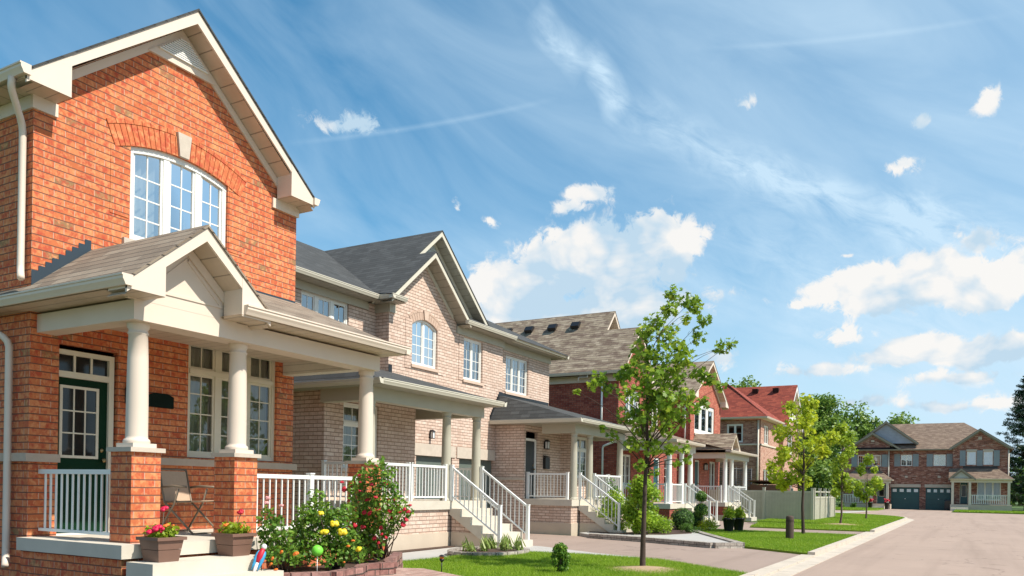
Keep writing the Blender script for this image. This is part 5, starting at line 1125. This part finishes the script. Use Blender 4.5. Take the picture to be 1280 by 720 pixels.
# planters on the steps
for i, (x, y, z, lb) in enumerate(((5.72, 7.66, .59, 'left'), (6.72, 7.66, .59, 'right'))):
    t = thing('planter_pot', 'square brown planter on the %s side of the porch steps' % lb, 'planter', (x, y, z), group='brown planters on the porch steps')
    mb = MB(); s0, s1 = .125, .165; zt = z + .27
    for za_, zb_ in ((0, .13), (.135, .235)):
        a0 = s0 + (s1 - s0) * za_ / .27; a1 = s0 + (s1 - s0) * zb_ / .27
        v = [(x - a0, y - a0, z + za_), (x + a0, y - a0, z + za_), (x + a0, y + a0, z + za_), (x - a0, y + a0, z + za_), (x - a1, y - a1, z + zb_), (x + a1, y - a1, z + zb_), (x + a1, y + a1, z + zb_), (x - a1, y + a1, z + zb_)]
        mb.idx(v, [(0, 3, 2, 1), (4, 5, 6, 7), (0, 1, 5, 4), (1, 2, 6, 5), (2, 3, 7, 6), (3, 0, 4, 7)])
    mb.build('pot', 'pot', t); mb = MB(); e = .185
    for q in ((x - e, x + e, y - e, y - e + .03), (x - e, x + e, y + e - .03, y + e), (x - e, x - e + .03, y - e + .03, y + e - .03), (x + e - .03, x + e, y - e + .03, y + e - .03)): mb.box(*q, zt - .035, zt)
    mb.build('rim', 'pot', t); mb = MB(); mb.box(x - .155, x + .155, y - .155, y + .155, zt - .06, zt - .03); mb.build('soil', 'soil', t)
    p = thing('geranium', ('potted geranium with magenta and orange flowers in the left brown planter', 'potted geranium with one round crimson bloom in the right brown planter')[i], 'flowers', (x, y, zt - .03), group='flowers in the brown planters')
    leafcloud('foliage', p, 'leafC', [(x + dx, y + dy, zt + .05, .085, 60) for dx, dy in ((-.08, -.05), (.06, -.08), (.02, .05), (.09, .03), (-.06, .08))], .055, 'oval', seed=90 + i)
    mb = MB(); fl = [(-.12, -.08, .10), (.10, .10, .30)] if i == 0 else [(.10, -.0, .25)]
    for f in fl: mb.tube([(x, y, zt), (x + f[0], y + f[1], zt + f[2])], .005, 5)
    mb.build('stems', 'leafC' if 0 else 'bark', p)
    blooms(p, 'geranium_bloom', 'pink' if i == 0 else 'red', [(x + f[0], y + f[1], zt + f[2]) for f in fl] + ([(x - .16, y - .03, zt + .06), (x - .08, y - .12, zt + .08)] if i == 0 else []), .042, 11 + i)
    blooms(p, 'marigold_bloom', 'orange', [(x + .02, y - .05, zt + .12), (x + .11, y - .04, zt + .11)] if i == 0 else [(x - .12, y, zt + .1), (x + .0, y - .12, zt + .08)], .03, 13)
# folding chair
t = thing('folding_chair', 'taupe sling folding chair on the orange house porch', 'chair', (7.38, 9.0, .77)); cx, cy, z0 = 7.30, 9.2, .77; ang = -1.40
fx, fy = math.cos(ang), math.sin(ang); sx, sy = -fy, fx
def CP(f, s, z): return (cx + fx * f + sx * s, cy + fy * f + sy * s, z0 + z)
fr = MB()
for s in (-.25, .25):
    fr.tube([CP(-.30, s, .86), CP(-.20, s, .42), CP(.28, s, 0.01)], .014, 8); fr.tube([CP(-.28, s * 1.08, .01), CP(-.02, s * 1.08, .40), CP(.05, s * 1.08, .60)], .014, 8)
    fr.tube([CP(-.20, s, .42), CP(.24, s, .44)], .011, 8)
fr.tube([CP(-.30, -.25, .86), CP(-.30, .25, .86)], .011, 8); fr.tube([CP(.27, -.25, .01), CP(.27, .25, .01)], .010, 8); fr.tube([CP(-.27, -.27, .02), CP(-.27, .27, .02)], .010, 8); fr.build('frame', 'chairmetal', t)
for s in (-.27, .27):
    a = MB(); a.tube([CP(-.24, s, .62), CP(-.05, s, .64), CP(.18, s, .63)], .016, 8); a.build('armrest', 'chairmetal', t)
mb = MB(); q = [CP(-.295, -.24, .84), CP(-.295, .24, .84), CP(-.205, .24, .44), CP(-.205, -.24, .44)]; mb.extr(q, (.006, .004, 0)); mb.build('backrest', 'sling', t)
mb = MB(); mb.slab([CP(-.20, -.24, .44), CP(.02, -.24, .425), CP(.02, .24, .425), CP(-.20, .24, .44)], .008); mb.slab([CP(.021, -.24, .425), CP(.24, -.24, .45), CP(.24, .24, .45), CP(.021, .24, .425)], .008); mb.build('seat', 'sling', t)
# post on lawn
t = thing('utility_post', 'short weathered brown wooden post on the middle lawn', 'post', (24.75, 4.57, .08)); mb = MB(); mb.lathe([(.115, .06), (.115, .72), (.10, .76), (.05, .78)], 24.75, 4.57, 14); mb.build('post', 'postwood', t); mb = MB(); mb.lathe([(.119, .60), (.119, .66)], 24.75, 4.57, 14); mb.build('band', 'darkbark', t)
# vinyl fence
def fence_run(label, p0, p1, n, z0=.05, h=1.52, group=None, lat=False):
    t = thing('vinyl_fence', label, 'fence', (p0[0], p0[1], z0), group=group); P0, P1 = Vector(p0), Vector(p1)
    for k in range(n + 1):
        p = P0.lerp(P1, k / n); mb = MB(); mb.box(p.x - .065, p.x + .065, p.y - .065, p.y + .065, z0, z0 + h + .12); mb.extr([(p.x - .08, p.y - .08, z0 + h + .12), (p.x + .08, p.y - .08, z0 + h + .12), (p.x + .08, p.y + .08, z0 + h + .12), (p.x - .08, p.y + .08, z0 + h + .12)], (0, 0, .04)); mb.build('post', 'greyvinyl', t)
        if k < n:
            q = P0.lerp(P1, (k + 1) / n); d = (q - p).normalized(); s = Vector((-d.y, d.x)); a = p + d * .066; b = q - d * .066
            def pr(w, za_, zb_, m):
                mb = MB(); mb.extr([(a.x - s.x * w, a.y - s.y * w, za_), (b.x - s.x * w, b.y - s.y * w, za_), (b.x + s.x * w, b.y + s.y * w, za_), (a.x + s.x * w, a.y + s.y * w, za_)], (0, 0, zb_ - za_)); return mb.build(*m, t)
            top = h - (.28 if lat else 0)
            pr(.02, z0 + .02, z0 + top - .1, ('panel', 'fence')); pr(.035, z0 + top - .1, z0 + top, ('rail', 'greyvinyl'))
            if lat: pr(.03, z0 + h - .06, z0 + h, ('rail', 'greyvinyl'))
fence_run('grey vinyl privacy fence running back from the lawn corner', (43, 6.86), (43, 16.5), 4, group='grey vinyl fence')
fence_run('sunlit grey vinyl fence with open top rail along the lawn', (43.14, 6.8), (50.2, 6.8), 4, group='grey vinyl fence', lat=True)
fence_run('grey vinyl fence furthest back beside the brown brick house', (50.2, 6.94), (50.2, 11.4), 2, group='grey vinyl fence', lat=True)
# dark shed + mesh trampoline behind the fence
t = thing('garden_shed', 'brown wooden shed top showing above the grey fence', 'shed', (47.5, 9.5, 0)); mb = MB(); mb.box(46.5, 48.5, 9.0, 10.8, 0, 1.9); mb.build('walls', 'woodbrown', t); mb = MB(); mb.slab([(46.4, 8.9, 2.15), (48.6, 8.9, 2.0), (48.6, 10.9, 2.0), (46.4, 10.9, 2.15)], .06); mb.build('roof', 'woodbrown', t)
t = thing('trampoline', 'round trampoline enclosure with black mesh behind the porch stairs', 'trampoline', (48, 13.3, 0)); 
tx, ty, tr_ = 48.0, 13.0, 1.9
mb = MB()
for k in range(8):
    a = 2 * PI * k / 8; mb.tube([(tx + tr_ * math.cos(a), ty + tr_ * math.sin(a), 0), (tx + tr_ * math.cos(a), ty + tr_ * math.sin(a), 2.9)], .03, 6)
mb.build('poles', 'black', t); mb = MB()
for z in [1.0 + .12 * i for i in range(16)]: mb.tube([(tx + tr_ * math.cos(2 * PI * k / 24), ty + tr_ * math.sin(2 * PI * k / 24), z) for k in range(25)], .018 if z < 2.8 else .03, 4, cap=False)
for k in range(80): a = 2 * PI * k / 80; mb.tube([(tx + tr_ * math.cos(a), ty + tr_ * math.sin(a), .9), (tx + tr_ * math.cos(a), ty + tr_ * math.sin(a), 2.8)], .012, 3, cap=False)
mb.build('safety_net', 'black', t)
# far props
t = thing('wheeled_bin', 'black wheeled bin beside the right teal garage door', 'bin', (88.9, 1.6, 0)); mb = MB(); mb.extr([(88.7, 1.35, .08), (89.2, 1.35, .08), (89.3, 1.3, .95), (88.6, 1.3, .95)], (0, .6, 0)); mb.build('body', 'potblack', t); mb = MB(); mb.extr([(88.58, 1.27, .96), (89.33, 1.27, .96), (89.25, 1.27, 1.06), (88.65, 1.27, 1.04)], (0, .66, 0)); mb.build('lid', 'potblack', t)
for i, (x, y, lb) in enumerate(((87.6, 8.45, 'left'), (87.6, 6.95, 'right'))):
    t = thing('plant_pot', 'dark pot of the far left porch, %s of its steps' % lb, 'plant pot', (x, y, 0), group='dark pots by the far porch'); mb = MB(); mb.lathe([(.16, .0), (.22, .6), (.25, .6), (.25, .65)], x, y, 14); mb.build('pot', 'potblack', t)
    p = thing('geranium', 'red flowers in the %s pot at the far porch' % lb, 'flowers', (x, y, .8), group='red flowers at the far porch'); blooms(p, 'geranium_bloom', 'red', [(x + R.uniform(-.2, .2), y + R.uniform(-.22, .22), R.uniform(.72, 1.0)) for _ in range(12)], .10, 21 + i)
for i, (x, y) in enumerate(((86.5, 11.0), (86.5, 9.9))): shrub('shrub', ('low dark shrub under the far white railing, nearer the fence', 'low dark shrub under the far white railing, nearer the steps')[i], x, y, .08, .6, .4, 'leafdark', .1, 500, 130 + i, cl=8)

# trees behind
def bigtree(label, x, y, h, r, seed, mat='leaffar', z0=2.0, n=70, per=130, size=.42, group='trees behind the far houses'):
    tree('deciduous_tree', label, (x, y, 0), h, .28, blobtree(x, y, z0, h - .6, r, n, r * .32, seed, per, .6), mat, 'darkbark', size=size, shape='oval', seed=seed, group=group, first=.2)
bigtree('tallest dark green tree directly behind the brown brick house gable', 104, 25.5, 15.6, 4.8, 201)
bigtree('broad mid-green tree left of the far house roof', 108, 20.5, 14.2, 4.4, 202, n=80)
bigtree('mid-green tree touching the left edge of the far house roof', 112, 16.8, 14.4, 4.0, 203)
bigtree('loose pale-topped tree just behind the grey gable of the far house', 120, 13.5, 13.6, 4.0, 204, mat='leafC' if 0 else 'leaffar')
bigtree('distant small-topped tree peeking over the far roof ridge', 128, 8.5, 13.0, 3.8, 205)
bigtree('low bushy tree between the sapling and the far house', 92, 17.0, 7.5, 3.2, 206, z0=.6)
bigtree('dark tree filling the gap behind the fence end', 84, 19.5, 8.0, 3.6, 207, z0=.5)
bigtree('green tree far back on the left behind the red roof', 100, 33, 13, 4.6, 208)
# conifer
def conifer(label, x, y, h, r, seed):
    t = thing('spruce_tree', label, 'conifer', (x, y, 0)); rs = random.Random(seed); mb = MB(); mb.tube([(x, y, 0), (x, y, h * .5), (x, y, h)], [.3, .17, .02], 8); mb.build('trunk', 'darkbark', t)
    cs = []; br = MB(); z = .6
    while z < h - .3:
        rr = r * (1 - z / h) ** .75; k = max(5, int(9 * rr / r) + 3)
        for j in range(k):
            a = rs.uniform(0, 2 * PI); L = rr * rs.uniform(.6, 1.1); ez = z + L * rs.uniform(.0, .3)
            br.tube([(x, y, z), (x + L * .55 * math.cos(a), y + L * .55 * math.sin(a), z - .05), (x + L * math.cos(a), y + L * math.sin(a), ez)], [.05, .03, .01], 4)
            for q in (.45, .7, .95): cs.append((x + L * q * math.cos(a), y + L * q * math.sin(a), z + (ez - z) * q, .34 + .2 * (1 - q), 46))
        z += .42
    br.build('branches', 'darkbark', t); leafcloud('crown', t, 'needle', cs, .34, 'thin', seed=seed, flat=.5, up=.3)
conifer('dark spruce with tiered branches at the right edge beyond the far house', 102.5, -5.6, 14.8, 5.0, 301)
# far wood and hedge closing the horizon
cs = []; rs = random.Random(9)
for k in range(150): x = 150 + rs.uniform(-8, 20); y = rs.uniform(-150, 120); cs.append((x, y, rs.uniform(1.5, 7), rs.uniform(2.5, 4), 90))
for k in range(60): cs.append((rs.uniform(-40, 140), 75 + rs.uniform(-6, 10), rs.uniform(1.5, 7), rs.uniform(2.5, 4), 80))
for k in range(60): cs.append((rs.uniform(-60, 150), -75 + rs.uniform(-6, 10), rs.uniform(1.5, 7), rs.uniform(2.5, 4), 80))
o = leafcloud('far_wood', None, 'leaffar', cs, 1.3, 'oval', seed=9); o['kind'] = 'stuff'
t = thing('brick_house', 'low red brick wall of a house half hidden behind the dark spruce', 'house', (112, -9, 0)); mb = MB(); mb.box(112, 120, -26, -8.6, 0, 5.5); mb.build('wall', 'brick5', t); mb = MB(); mb.slab([(111.6, -26.4, 5.5), (111.6, -8.2, 5.5), (116, -12, 8), (116, -22, 8)], .05); mb.slab([(111.6, -8.2, 5.5), (120.4, -8.2, 5.5), (116, -12, 8)], .05); mb.build('roof', 'roof5', t)

# grass blades
def inpoly(P, X, Y):
    ins = np.zeros(len(X), bool); n = len(P)
    for i in range(n):
        x1, y1 = P[i]; x2, y2 = P[(i + 1) % n]
        c = ((y1 > Y) != (y2 > Y)) & (X < (x2 - x1) * (Y - y1) / ((y2 - y1) if y2 != y1 else 1e-9) + x1); ins ^= c
    return ins
def grass(name, poly, n, h, w, seed, zb=.08, box=None):
    rs = np.random.RandomState(seed); xs = [p[0] for p in poly]; ys = [p[1] for p in poly]; b = box or (min(xs), max(xs), min(ys), max(ys))
    X = rs.uniform(b[0], b[1], n); Y = rs.uniform(b[2], b[3], n); k = inpoly(poly, X, Y); X, Y = X[k], Y[k]; n = len(X)
    a = rs.uniform(0, 2 * PI, n); hh = h * rs.uniform(.55, 1.25, n); ww = w * rs.uniform(.7, 1.3, n); lean = rs.normal(size=(n, 2)) * .45
    v = np.zeros((n, 3, 3)); dx, dy = np.cos(a) * ww, np.sin(a) * ww
    v[:, 0] = np.stack([X - dx, Y - dy, np.full(n, zb - .01)], 1); v[:, 1] = np.stack([X + dx, Y + dy, np.full(n, zb - .01)], 1); v[:, 2] = np.stack([X + lean[:, 0] * hh, Y + lean[:, 1] * hh, zb + hh], 1)
    pat = .5 + .28 * np.sin(X * 1.7 + np.sin(Y * 2.1) * 1.3) * np.sin(Y * 1.9 + .7) + .12 * np.sin(X * 6.3 + Y * 4.1)
    tint = np.clip(rs.beta(2, 2.5, n) * .75 + pat * .3 - .05 + (rs.rand(n) > .97) * .5, 0, 1)
    o = fast_mesh(name, v.reshape(-1, 3), 3, 'grass', None, tint); o['kind'] = 'stuff'; return o
grass('grass', L1, 230000, .05, .0035, 1, box=(8.5, 15.6, 3.1, 9.1)); grass('grass', L2, 130000, .05, .006, 2); grass('grass', L3, 170000, .055, .011, 3, box=(32.8, 62, 3.1, 9.5))
grass('grass', [(76, 7.8), (79, 7.2), (87.5, 7.2), (87.5, 14), (78, 14)], 25000, .07, .03, 4); grass('grass', [(79.3, 1.0), (87.8, 1.0), (87.8, -12), (78.9, -12)], 30000, .07, .03, 5)

# ------------------------------------------------------------------ sky
sc = bpy.context.scene
W = bpy.data.worlds.new('World'); sc.world = W; W.use_nodes = True; nt = W.node_tree; nt.nodes.clear()
out = nt.nodes.new('ShaderNodeOutputWorld'); bg = nt.nodes.new('ShaderNodeBackground'); bg.inputs[1].default_value = SKY
sky = nt.nodes.new('ShaderNodeTexSky'); sky.sky_type = 'NISHITA'; sky.sun_disc = False; sky.sun_elevation = math.asin(-SUN.z); sky.sun_rotation = math.atan2(-SUN.x, -SUN.y); sky.air_density = 1.0; sky.dust_density = .35; sky.ozone_density = 2.5
tc = nt.nodes.new('ShaderNodeTexCoord').outputs['Generated']
sx = nt.nodes.new('ShaderNodeSeparateXYZ'); nt.links.new(tc, sx.inputs[0])
az = math_(nt, 'ARCTAN2', sx.outputs[1], sx.outputs[0]); el = math_(nt, 'ARCSINE', sx.outputs[2])
def azel(px, py):
    d = pixdir(px, py); return math.atan2(d.y, d.x), math.atan2(d.z, math.hypot(d.x, d.y))
wn = nt.nodes.new('ShaderNodeTexNoise'); inp(wn, Scale=5, Detail=3, Roughness=.6); nt.links.new(tc, wn.inputs['Vector'])
sw = nt.nodes.new('ShaderNodeSeparateColor'); nt.links.new(wn.outputs['Color'], sw.inputs[0])
azw = math_(nt, 'ADD', az, math_(nt, 'MULTIPLY', math_(nt, 'SUBTRACT', sw.outputs[0], .5), .10)); elw = math_(nt, 'ADD', el, math_(nt, 'MULTIPLY', math_(nt, 'SUBTRACT', sw.outputs[1], .5), .05))
blobs = [(735, 335, 105, 55), (820, 318, 75, 48), (850, 345, 50, 40), (650, 360, 95, 38), (700, 392, 150, 26), (885, 376, 48, 22), (790, 385, 100, 28), (600, 340, 30, 20), (750, 246, 48, 12), (722, 262, 30, 12), (1075, 365, 75, 32), (1150, 352, 70, 36), (1225, 356, 70, 36), (1275, 340, 50, 34), (1140, 438, 90, 20), (1240, 436, 75, 22), (1030, 461, 52, 13), (1225, 300, 55, 22), (1115, 208, 36, 15), (1236, 115, 26, 19), (1138, 148, 20, 9), (435, 147, 62, 17), (573, 258, 16, 14), (613, 271, 13, 9), (920, 130, 22, 10), (1278, 185, 20, 24), (1180, 508, 90, 10), (1085, 504, 55, 11), (910, 450, 42, 15), (1050, 418, 38, 17), (1048, 325, 15, 5), (1200, 470, 100, 12), (1000, 385, 24, 9), (940, 500, 70, 9), (1250, 505, 60, 12)]
D = None; LO = None
def comb(p, q):
    n = nt.nodes.new('ShaderNodeCombineXYZ'); nt.links.new(p, n.inputs[0]); nt.links.new(q, n.inputs[1]); return n.outputs[0]
PV = comb(azw, elw); PV0 = comb(az, el)
def dotk(v, k, off):
    n = nt.nodes.new('ShaderNodeVectorMath'); n.operation = 'DOT_PRODUCT'; nt.links.new(v, n.inputs[0]); n.inputs[1].default_value = (k[0], k[1], 0); return math_(nt, 'ADD', n.outputs['Value'], off)
for (px, py, rx, ry) in blobs:
    a0, e0 = azel(px, py); u = (px - 640) / 1000; ra = rx / 1000 / (1 + u * u); re = ry / 1000 / math.sqrt(1 + u * u)
    vm = nt.nodes.new('ShaderNodeVectorMath'); vm.operation = 'MULTIPLY_ADD'; nt.links.new(PV, vm.inputs[0]); vm.inputs[1].default_value = (1 / ra, 1 / re, 0); vm.inputs[2].default_value = (-a0 / ra, -e0 / re, 0)
    vl = nt.nodes.new('ShaderNodeVectorMath'); vl.operation = 'LENGTH'; nt.links.new(vm.outputs[0], vl.inputs[0]); dist = vl.outputs['Value']
    b = math_(nt, 'SUBTRACT', 1.0, dist)
    b = math_(nt, 'MULTIPLY_ADD', b, 1.9, .22) if rx > 60 and ry > 17 else math_(nt, 'MULTIPLY_ADD', b, .9, .08)
    D = b if D is None else math_(nt, 'SMOOTH_MAX', D, b, .35)
    if rx > 60:
        dy = math_(nt, 'MULTIPLY_ADD', elw, 1 / re, -e0 / re)
        lo_ = math_(nt, 'MULTIPLY', math_(nt, 'MULTIPLY', b, 2.0, clamp=True), math_(nt, 'SUBTRACT', .1, dy)); LO = lo_ if LO is None else math_(nt, 'MAXIMUM', LO, lo_)
cn = nt.nodes.new('ShaderNodeTexNoise'); inp(cn, Scale=14, Detail=6, Roughness=.62, Distortion=.3); nt.links.new(tc, cn.inputs['Vector'])
# generic clouds elsewhere in the sky (seen only from other headings and in window panes)
gn = nt.nodes.new('ShaderNodeTexNoise'); inp(gn, Scale=2.2, Detail=4, Roughness=.6); nt.links.new(tc, gn.inputs['Vector'])
off = math_(nt, 'ABSOLUTE', math_(nt, 'SUBTRACT', az, AZ)); faraz = math_(nt, 'MULTIPLY', math_(nt, 'SUBTRACT', off, .75), 4, clamp=True)
gen = math_(nt, 'MULTIPLY', math_(nt, 'MULTIPLY', math_(nt, 'SUBTRACT', gn.outputs[0], .60), 8, clamp=True), faraz)
wv = nt.nodes.new('ShaderNodeVectorMath'); wv.operation = 'MULTIPLY_ADD'; nt.links.new(cn.outputs['Color'], wv.inputs[0]); wv.inputs[1].default_value = (.035, .035, .035); nt.links.new(tc, wv.inputs[2])
def vor(s):
    v = nt.nodes.new('ShaderNodeTexVoronoi'); v.feature = 'F1'; inp(v, Scale=s, Detail=0); nt.links.new(wv.outputs[0], v.inputs['Vector']); return v.outputs['Distance']
wisp = noise(nt, wv.outputs[0], 42, 5, .72, .8)
v1, v2 = vor(20), vor(46); v3 = noise(nt, tc, 120, 2, .6); v3 = math_(nt, 'MULTIPLY', v3, .84)
f = math_(nt, 'MULTIPLY_ADD', math_(nt, 'SUBTRACT', cn.outputs[0], .5), 1.5, D)
f = math_(nt, 'MULTIPLY_ADD', math_(nt, 'SUBTRACT', .42, v1), 1.1, f); f = math_(nt, 'MULTIPLY_ADD', math_(nt, 'SUBTRACT', .42, v2), .75, f); f = math_(nt, 'MULTIPLY_ADD', math_(nt, 'SUBTRACT', .42, v3), .4, f)
big = math_(nt, 'MULTIPLY_ADD', D, 1.6, .9); big = math_(nt, 'MINIMUM', math_(nt, 'MAXIMUM', big, .9), 2.4); f = math_(nt, 'MULTIPLY_ADD', math_(nt, 'SUBTRACT', wisp, .5), 2.2, f); f = math_(nt, 'MULTIPLY', f, big, clamp=True)
mr = nt.nodes.new('ShaderNodeMapRange'); mr.interpolation_type = 'SMOOTHSTEP'; nt.links.new(f, mr.inputs[0]); f = math_(nt, 'MAXIMUM', math_(nt, 'MULTIPLY', mr.outputs[0], .97), gen)
# cirrus
mp = nt.nodes.new('ShaderNodeCombineXYZ')
r1 = math_(nt, 'ADD', math_(nt, 'MULTIPLY', az, .90), math_(nt, 'MULTIPLY', el, .55)); r2 = math_(nt, 'SUBTRACT', math_(nt, 'MULTIPLY', el, .84), math_(nt, 'MULTIPLY', az, .42))
nt.links.new(math_(nt, 'MULTIPLY', r1, 3.0), mp.inputs[0]); nt.links.new(math_(nt, 'MULTIPLY', r2, 9), mp.inputs[1])
ci = nt.nodes.new('ShaderNodeTexNoise'); inp(ci, Scale=.95, Detail=6, Roughness=.55, Distortion=.8); nt.links.new(mp.outputs[0], ci.inputs['Vector'])
cf = math_(nt, 'MULTIPLY', math_(nt, 'SUBTRACT', ci.outputs[0], .33), 2.3, clamp=True)
low = math_(nt, 'SUBTRACT', 1.0, math_(nt, 'MULTIPLY', el, 1.1), clamp=True)
cf = math_(nt, 'MULTIPLY', cf, math_(nt, 'MULTIPLY_ADD', low, .25, .30))
right = math_(nt, 'MULTIPLY_ADD', math_(nt, 'SUBTRACT', azel(560, 300)[0], az), .48, .17, clamp=True); right = math_(nt, 'MINIMUM', right, .44)
cf = math_(nt, 'ADD', cf, right, clamp=True)
stn = math_(nt, 'MULTIPLY', math_(nt, 'SUBTRACT', noise(nt, mp.outputs[0], 4.5, 6, .65, .6), .30), 2.6, clamp=True)
for (x0, y0, x1, y1, w, s) in ((660, 10, 735, 90, 26, .75), (735, 60, 790, 150, 20, .9), (765, 130, 1000, 235, 34, .5), (900, 205, 1170, 290, 32, .75), (1080, 250, 1290, 330, 60, .6), (350, 180, 700, 122, 4, .20), (860, 60, 1280, 15, 4, .13), (840, 250, 1290, 470, 120, .35)):
    A0, E0 = azel(x0, y0); A1, E1 = azel(x1, y1); L2_ = (A1 - A0) ** 2 + (E1 - E0) ** 2; L_ = math.sqrt(L2_); ux, uy = (A1 - A0) / L_, (E1 - E0) / L_; W_ = w / 1000
    V_ = PV if w > 8 else PV0
    tt = dotk(V_, (ux / L_, uy / L_), -(A0 * ux + E0 * uy) / L_); nn_ = math_(nt, 'ABSOLUTE', dotk(V_, (-uy / W_, ux / W_), (A0 * uy - E0 * ux) / W_))
    e1 = math_(nt, 'SUBTRACT', 1.0, nn_, clamp=True); e2 = math_(nt, 'MULTIPLY', math_(nt, 'MULTIPLY', tt, math_(nt, 'SUBTRACT', 1.0, tt)), 5.0, clamp=True)
    g_ = math_(nt, 'MULTIPLY', math_(nt, 'MULTIPLY', e1, e2), s)
    cf = math_(nt, 'MULTIPLY_ADD', g_, stn if w > 8 else .8, cf, clamp=True)
hz = math_(nt, 'MULTIPLY', math_(nt, 'SUBTRACT', 1.0, math_(nt, 'MULTIPLY', el, 3.6), clamp=True), .5); cf = math_(nt, 'ADD', cf, hz, clamp=True)
hs = nt.nodes.new('ShaderNodeHueSaturation'); inp(hs, Hue=.484, Saturation=SSAT, Value=SVAL); nt.links.new(sky.outputs[0], hs.inputs['Color'])
c = mix(nt, hs.outputs[0], (6.6, 8.7, 10.4), math_(nt, 'MULTIPLY', cf, .92))
# cloud shading: thick/low parts greyer
s3 = nt.nodes.new('ShaderNodeTexNoise'); inp(s3, Scale=11, Detail=4, Roughness=.55, Distortion=.4); m3 = nt.nodes.new('ShaderNodeMapping'); m3.inputs['Location'].default_value = (0, 0, .03); m3.inputs['Scale'].default_value = (1, 1, 1.8); nt.links.new(tc, m3.inputs[0]); nt.links.new(m3.outputs[0], s3.inputs['Vector'])
bill = math_(nt, 'MULTIPLY_ADD', math_(nt, 'SUBTRACT', v1, .38), 1.1, math_(nt, 'MULTIPLY', math_(nt, 'SUBTRACT', v2, .38), .8))
sh = math_(nt, 'ADD', math_(nt, 'MULTIPLY', math_(nt, 'SUBTRACT', s3.outputs[0], .48), 4.2), math_(nt, 'ADD', math_(nt, 'MULTIPLY', LO, .85), bill), clamp=True)
cc = mix(nt, (10.0, 9.8, 9.5), (5.6, 7.4, 8.9), sh)
c = mix(nt, c, cc, f); nt.links.new(c, bg.inputs[0]); nt.links.new(bg.outputs[0], out.inputs[0]); W.cycles.sampling_method = 'MANUAL'; W.cycles.sample_map_resolution = 256
# ------------------------------------------------------------------ sun, camera
sd = bpy.data.lights.new('sun', 'SUN'); sd.energy = SUNE; sd.angle = math.radians(.53); sd.color = (1, .93, .82); so = bpy.data.objects.new('sun', sd); C.objects.link(so); so.rotation_euler = SUN.to_track_quat('-Z', 'Y').to_euler()
cd = bpy.data.cameras.new('camera'); cam = bpy.data.objects.new('camera', cd); C.objects.link(cam); sc.camera = cam
cd.sensor_width = 36; cd.lens = 36 * 1000 / 1280; cd.clip_end = 3000; cd.shift_y = (610.6 - 360) / 1280
f_ = Vector((math.cos(AZ), math.sin(AZ), 0)); r_ = Vector((math.sin(AZ), -math.cos(AZ), 0)); u_ = Vector((0, 0, 1)); ro = math.atan(.0165)
rr_ = r_ * math.cos(ro) + u_ * math.sin(ro); uu_ = u_ * math.cos(ro) - r_ * math.sin(ro)
cam.matrix_world = Matrix(((rr_.x, uu_.x, -f_.x, 0), (rr_.y, uu_.y, -f_.y, 0), (rr_.z, uu_.z, -f_.z, 1.45), (0, 0, 0, 1)))
sc.view_settings.view_transform = 'Standard'; sc.view_settings.look = 'None'; sc.view_settings.gamma = 1; sc.view_settings.exposure = EXPO
sc.cycles.use_denoising = True; sc.cycles.max_bounces = 5; sc.cycles.diffuse_bounces = 3; sc.cycles.glossy_bounces = 3; sc.cycles.transmission_bounces = 3; sc.cycles.transparent_max_bounces = 8
sc.cycles.use_adaptive_sampling = True
